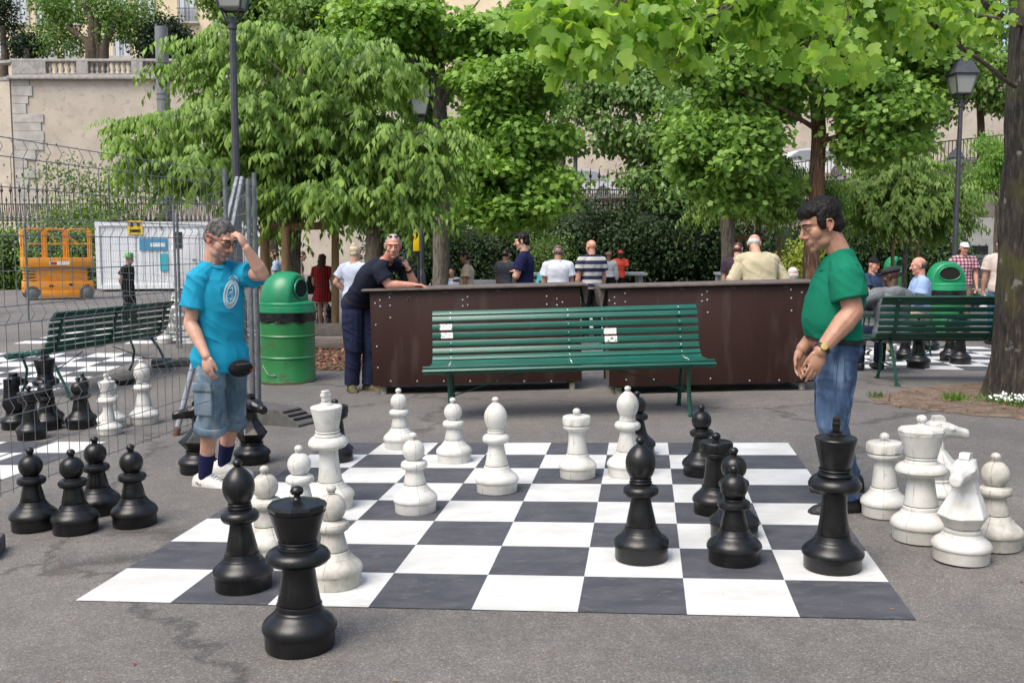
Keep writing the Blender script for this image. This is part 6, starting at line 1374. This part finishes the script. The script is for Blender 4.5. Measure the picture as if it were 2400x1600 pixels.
# ================= the man leaning on the counter
Y = 10.85; f3 = Vector((.80, -.6, 0)).normalized(); s3_ = Vector((-f3.y, f3.x, 0))
J = dict(k=1.03, f=f3, s=s3_, leg=1.15, pelv=aw(823, 700, Y), chest=aw(846, 650, Y-.1), neck=aw(890, 597, Y-.2), headc=aw(903, 565, Y-.3), hf=Vector((.14, -.97, -.16)).normalized(),
  shR=aw(868, 617, Y-.38), elR=aw(893, 655, Y-.40), wrR=aw(950, 655, Y-.36), hdR=Vector((1, -.05, 0)), hnR=Vector((0, -.1, -1)), htR=Vector((0, .9, .1)),
  shL=aw(925, 612, Y-.02), elL=aw(951, 655, Y-.08), wrL=aw(938, 618, Y-.18), hdL=Vector((-.3, -.05, .95)), hnL=Vector((-.9, .1, .1)), htL=Vector((0, -.6, .8)), cuL=[.6, .7, .75, .8],
  hipR=aw(810, 712, Y-.06), knR=aw(812, 800, Y-.10), anR=aw(808, 885, Y-.05), tdR=Vector((.3, -.95, 0)), hipL=aw(838, 712, Y+.06), knL=aw(852, 800, Y), anL=aw(848, 885, Y+.0), tdL=Vector((.75, -.65, 0)))
def tint3(x, y, z):
    if y > .083 and abs(x) < .022 and -.084 < z < -.054: return (.38, .14, .11, .6)
    if z > .068 or (y < .0 and z > -.02): return (.42, .40, .38, .55)
    if abs(x) > .072: return (.5, .15, .1, .5)
    return (.5, .2, .13, .2)
nav = cloth('shirt_navy', (.016, .020, .036), (.010, .012, .024), bs=8, bump=.7); nvt = cloth('work_trousers_navy', (.013, .017, .045), (.022, .027, .06), bs=8, bump=.9)
lm, q3, B3 = person('grey haired man in navy shirt leaning on the counter, phone at his ear', J, 'red', ('tuck', nav, .012), ('trousers', nvt, .024), M('work_shoe', (.05, .05, .045), .7, (.12, .10, .02), 14), ('crop', HAIR['salt']), .0055, tint=tint3, hs=1.0, wr_=.010)
eyes(q3, lm, 1.0); brows(q3, B3, lm, HAIR['grey'], .9); 
ph = M('phone_blue', (.02, .09, .25), .3); hx = J['wrL']+J['hdL'].normalized()*.09*1.05+Vector((-.02, -.01, .01))
o = MB().box(hx, (.012, .07, .145), Matrix.Rotation(R_(15), 3, 'Y'), ch=.004).build('phone', ph, lm)
b = MB()
for g in (-1, 1): b.ell(q3(g*.033, .052, .108), (.026, .012, .010), B3, 12, 8)
b.tube([q3(-.06, .05, .098), q3(-.082, -.03, .06)], .003, 5).tube([q3(.06, .05, .098), q3(.082, -.03, .06)], .003, 5); b.build('sunglasses', MAT['black'], lm, smooth=60)
b = MB(); trunk(b, J, .022, .255, .30); b.build('belt', MAT['black'], lm, smooth=60)
MB().tube([lerp(J['elL'], J['wrL'], .86), lerp(J['elL'], J['wrL'], .98)], .038, 18).build('wristwatch', MAT['black'], lm, smooth=60)
# ================= everybody behind
def bg(label, u, vt, Y, face, skin, top, bottom, hair, **k):
    p = at(u, vt, Y); g = gz(p.x, Y); H = p.z-g+k.pop('addH', 0); sit = k.get('sit'); pk = {a_: k.pop(a_) for a_ in list(k) if a_ in ('lean', 'sit', 'arms', 'step', 'head_dir', 'hunch', 'armR', 'armL')}
    if sit: H = (H-.48*0)/1.0; 
    H0 = H if not sit else k.pop('Hs', 1.7); fv = R_(face); base = Vector((p.x, Y, g))
    ln = pk.get('lean', 0); base -= Vector((math.cos(fv), math.sin(fv), 0))*math.sin(ln)*.7*H0/1.75
    if not sit and ln: H0 = H/(.53+.47*math.cos(ln))
    J = pose(base, fv, H0, **pk)
    if sit:
        dz = (p.z)-(J['headc'].z+.125*J['k'])
        for q_ in J:
            if isinstance(J[q_], Vector) and q_ not in ('f', 's', 'hf') and q_[:2] not in ('hd', 'hn', 'ht', 'td', 'an', 'kn'): J[q_] = J[q_]+Vector((0, 0, dz))
        for n in 'LR': J['kn'+n].z = J['hip'+n].z+.02
    r, q_, B_ = person(label, J, skin, top, bottom, k.pop('shoes', MAT['black']), hair, k.pop('vox', .011), 'people around the other boards', **k); return r, J, q_, B_
cl = {}
def c_(n, a_, **k):
    if n not in cl: cl[n] = cloth(n, a_, **k)
    return cl[n]
blk = c_('cloth_black', (.012, .012, .014)); jn = c_('cloth_jeans', (.035, .065, .13)); nvy = c_('cloth_navy', (.012, .015, .05)); wht = c_('cloth_white', (.62, .65, .72)); lbl = c_('cloth_light_blue', (.40, .50, .66)); bgc = c_('cloth_beige', (.47, .38, .27)); gry = c_('cloth_grey', (.06, .065, .075))
hatg = M('green_hat', (.02, .28, .08), .7, (.25, .45, .05), 5)
r, J, q_, B_ = bg('man in black with a green hat standing behind the fence beside the white container', 292, 584, 20, 0, 'fair', ('tee', blk, .02), ('trousers', blk, .02), ('hat', hatg), arms='back')
bg('man in a pale blue shirt half hidden behind the wooden stakes', 636, 572, 21, 185, 'fair', ('tee', lbl, .015), ('trousers', jn), ('short', 'brown'))
bg('short haired man in a grey tank top walking behind the green bin', 690, 576, 22, 10, 'fair', ('tank', c_('cloth_mid_grey', (.2, .2, .2)), .01), ('trousers', blk), ('short', 'brown'), lean=.15)
def plaid():
    m, t, p = nodes('plaid_red'); tc = mk(t, 'ShaderNodeTexCoord'); w1 = mk(t, 'ShaderNodeTexWave', Scale=6.5); w1.bands_direction = 'Z'; w2 = mk(t, 'ShaderNodeTexWave', Scale=6.5); w2.bands_direction = 'X'
    t.links.new(tc.outputs['Object'], w1.inputs[0]); t.links.new(tc.outputs['Object'], w2.inputs[0]); a_ = ramp(t, w1.outputs[1], [(.45, (.62, .012, .015)), (.75, (.16, .01, .012))]); b2 = ramp(t, w2.outputs[1], [(.4, (1, 1, 1)), (.65, (.22, .2, .2))])
    t.links.new(mixc(t, 1.0, a_.outputs[0], b2.outputs[0], 'MULTIPLY'), p.inputs['Base Color']); p.inputs['Roughness'].default_value = .85; return m
plr = plaid()
r, J, q_, B_ = bg('woman with long auburn hair in a red plaid dress beside the wooden stake', 739, 584, 19, 80, 'fair', ('tuck', plr, .012), ('skirt', plr, .01, .52), ('long', 'redbrown'))
b = MB(); trunk(b, J, .016, .27, .31); b.build('belt', MAT['black'], r, smooth=60)
bgm = MB().prism([(-.16, -.35), (.16, -.35), (.10, 0), (-.06, 0)], .14, J['wrL']+Vector((-.05, 0, .28)), (.9, .3, 0), (0, 0, 1)); bgm.build('shoulder_bag', MAT['black'], r, smooth=0)
r, J, q_, B_ = bg('blonde woman with hair bun in pale blue t-shirt behind the leaning man', 812, 563, 14.3, 62, 'fair', ('tee', c_('cloth_pale_blue', (.50, .56, .68)), .014), ('trousers', M('polka_dots', (.012, .012, .013), .9, (.6, .6, .6), 38, lo=.60, hi=.62), .02), ('bun', 'blond'), arms='hips', vox=.009)
bg('woman in light blue sitting at the grey table beside the grey tree trunk', 1038, 612, 24, -95, 'tan', ('tee', lbl, .012), ('trousers', jn), ('short', 'black'), sit=True, arms='front')
bg('dark haired man in a beige polo shirt seen in profile right of the grey trunk', 1074, 578, 17.5, 178, 'brown', ('tee', bgc, .02), ('trousers', jn), ('short', 'black'), arms='front', belly=.05, armR='front', armL='down')
r, J, q_, B_ = bg('man in dark grey t-shirt and jeans wearing white sunglasses, seen from behind', 1160, 571, 19, 55, 'brown', ('tuck', gry, .012), ('trousers', jn), ('short', 'black'))
kid(MB().tube([q_(.07, .06, .01), q_(.05, .1, .005), q_(0, .11, .005), q_(-.06, .09, .005)], .008, 6), 'sunglasses', MAT['white'], r)
bg('dark haired man in a navy polo shirt standing with crossed arms behind the counter', 1206, 533, 13.4, 172, 'fair', ('polo', c_('cloth_navy_polo', (.010, .013, .055)), .014), ('trousers', c_('cloth_slate', (.03, .045, .08)), .012), ('thick', 'black'), arms='crossed', vox=.008, hs=.93)
bg('grey haired man in a turquoise shirt bending beside the white polo shirt', 1258, 594, 18.5, 20, 'fair', ('tee', c_('cloth_turquoise', (.10, .48, .58)), .014), ('trousers', lbl), ('short', 'grey'), lean=.35)
bg('grey haired man in a white polo shirt seen from behind, right of the turquoise shirt', 1282, 562, 15.2, 92, 'tan', ('polo', wht, .018), ('trousers', nvy), ('short', 'grey'), vox=.009, wid=1.06)
def stripes():
    m, t, p = nodes('stripes'); tc = mk(t, 'ShaderNodeTexCoord'); w1 = mk(t, 'ShaderNodeTexWave', Scale=2.55); w1.bands_direction = 'Z'; t.links.new(tc.outputs['Object'], w1.inputs[0])
    a_ = ramp(t, w1.outputs[1], [(.48, (.42, .42, .40)), (.52, (.012, .014, .05))]); t.links.new(a_.outputs[0], p.inputs['Base Color']); p.inputs['Roughness'].default_value = .9; return m
bg('bald man in a navy and grey striped polo shirt standing between the two counters', 1360, 550, 16.2, 110, 'red', ('polo', stripes(), .018), ('trousers', blk, .012), None, vox=.009, head_dir=Vector((-.5, .8, 0)))
bg('man in white shirt and pink cap at the table, left of the orange shirt', 1398, 578, 25, 80, 'brown', ('tuck', wht, .014, 'long'), ('trousers', blk), ('cap', M('pink_cap', (.6, .25, .22), .8)))
bg('dark skinned man in a bright orange shirt behind the grey table', 1424, 574, 27, -80, 'dark', ('tee', c_('cloth_orange', (.85, .10, .06)), .012), ('trousers', blk), ('cap', red), arms='front')
jk = cloth('jacket_cream', (.50, .45, .30), (.44, .39, .26), bs=9, bump=.9)
bg('white haired man in cream jacket seen from behind at the right counter', 1742, 533, 11.8, 96, 'red', ('jacket', jk, .034), ('trousers', bgc), ('sides', 'white'), arms='hips', vox=.007, head_dir=Vector((.35, .85, -.55)), wid=1.15, wr_=.015, lean=.16, hunch=.8)
bg('auburn haired person in a dark maroon shirt partly hidden by the cream jacket', 1694, 556, 16, 60, 'fair', ('tee', c_('cloth_maroon', (.045, .03, .045)), .014), ('trousers', blk), ('short', 'redbrown'))
bg('white haired man in pale blue shirt sitting low behind the right counter', 1823, 614, 15, 90, 'fair', ('tee', c_('cloth_pale_blue', (.5, .56, .68)), .016), ('trousers', jn), ('short', 'white'), sit=True)
bg('man in a black cap and navy t-shirt sitting behind the flat capped man', 2003, 592, 16.5, -60, 'red', ('tee', c_('cloth_slate_blue', (.035, .055, .11)), .018), ('trousers', blk), ('cap', blk), sit=True, arms='knees')
hood = cloth('hoodie_grey', (.12, .135, .15), (.17, .185, .2), bs=10, bump=.9)
r, J, q_, B_ = bg('man in grey flat cap and grey hooded jacket sitting on the dark bench', 2052, 612, 11.35, 102, 'dark', ('jacket', hood, .03, 'long'), ('trousers', c_('cloth_dark_jeans', (.014, .02, .045)), .012), ('flatcap', c_('cloth_cap', (.035, .035, .037))), sit=True, armL='spread', armR='knees', vox=.008, head_dir=Vector((-.75, .6, -.2)), wid=1.1)
b = MB().ell(J['neck']+Vector((0, -.07, -.03)), (.13, .07, .08)); o = b.build('hood', hood, r); remesh(o, .01, 2, nz(5, .01, 9, 9))
bg('balding man in a light blue shirt sitting and facing left beside the green bin', 2118, 590, 13.5, 170, 'red', ('tuck', c_('cloth_sky', (.30, .42, .66)), .018), ('trousers', bgc), ('sides', 'grey'), sit=True, arms='front', vox=.009)
def plaid2():
    m, t, p = nodes('plaid_pale'); tc = mk(t, 'ShaderNodeTexCoord'); w1 = mk(t, 'ShaderNodeTexWave', Scale=5); w1.bands_direction = 'Z'; w2 = mk(t, 'ShaderNodeTexWave', Scale=5); w2.bands_direction = 'X'
    t.links.new(tc.outputs['Object'], w1.inputs[0]); t.links.new(tc.outputs['Object'], w2.inputs[0]); a_ = ramp(t, w1.outputs[1], [(.4, (.5, .42, .45)), (.7, (.28, .05, .09))]); b2 = ramp(t, w2.outputs[1], [(.4, (1, 1, 1)), (.7, (.45, .3, .35))])
    t.links.new(mixc(t, 1.0, a_.outputs[0], b2.outputs[0], 'MULTIPLY'), p.inputs['Base Color']); p.inputs['Roughness'].default_value = .85; return m
bg('man in a white cap and pink plaid shirt standing behind the right lamp post', 2214, 556, 18.5, -95, 'red', ('tee', plaid2(), .02), ('trousers', c_('cloth_khaki', (.18, .13, .09))), ('cap', wht))
bg('man in a cream shirt and jeans half hidden by the big trunk', 2304, 545, 15.5, 80, 'tan', ('tee', c_('cloth_cream', (.6, .5, .44)), .02), ('trousers', c_('cloth_mid_jeans', (.07, .13, .23))), ('short', 'grey'))

for (u, Y, l) in ((1823, 15, 'low stool under the white haired man behind the right counter'), (2118, 13.5, 'low stool under the man in the light blue shirt'), (2003, 16.5, 'low stool under the man in the black cap')):
    x = at(u, 600, Y).x; st_ = thing('stool', l, 'stool', (x, Y, gz(x, Y)), 'low stools')
    MB().lathe([(0, .38), (.17, .38), (.185, .39), (.185, .41), (.17, .42), (0, .42)], 24).build('seat', MAT['dark_green'], st_, world=False)
    for k in range(3): a_ = 2.1*k; MB().tube([(.11*math.cos(a_), .11*math.sin(a_), .39), (.17*math.cos(a_), .17*math.sin(a_), 0)], .014, 8).build('leg', MAT['dark_green'], st_, world=False)
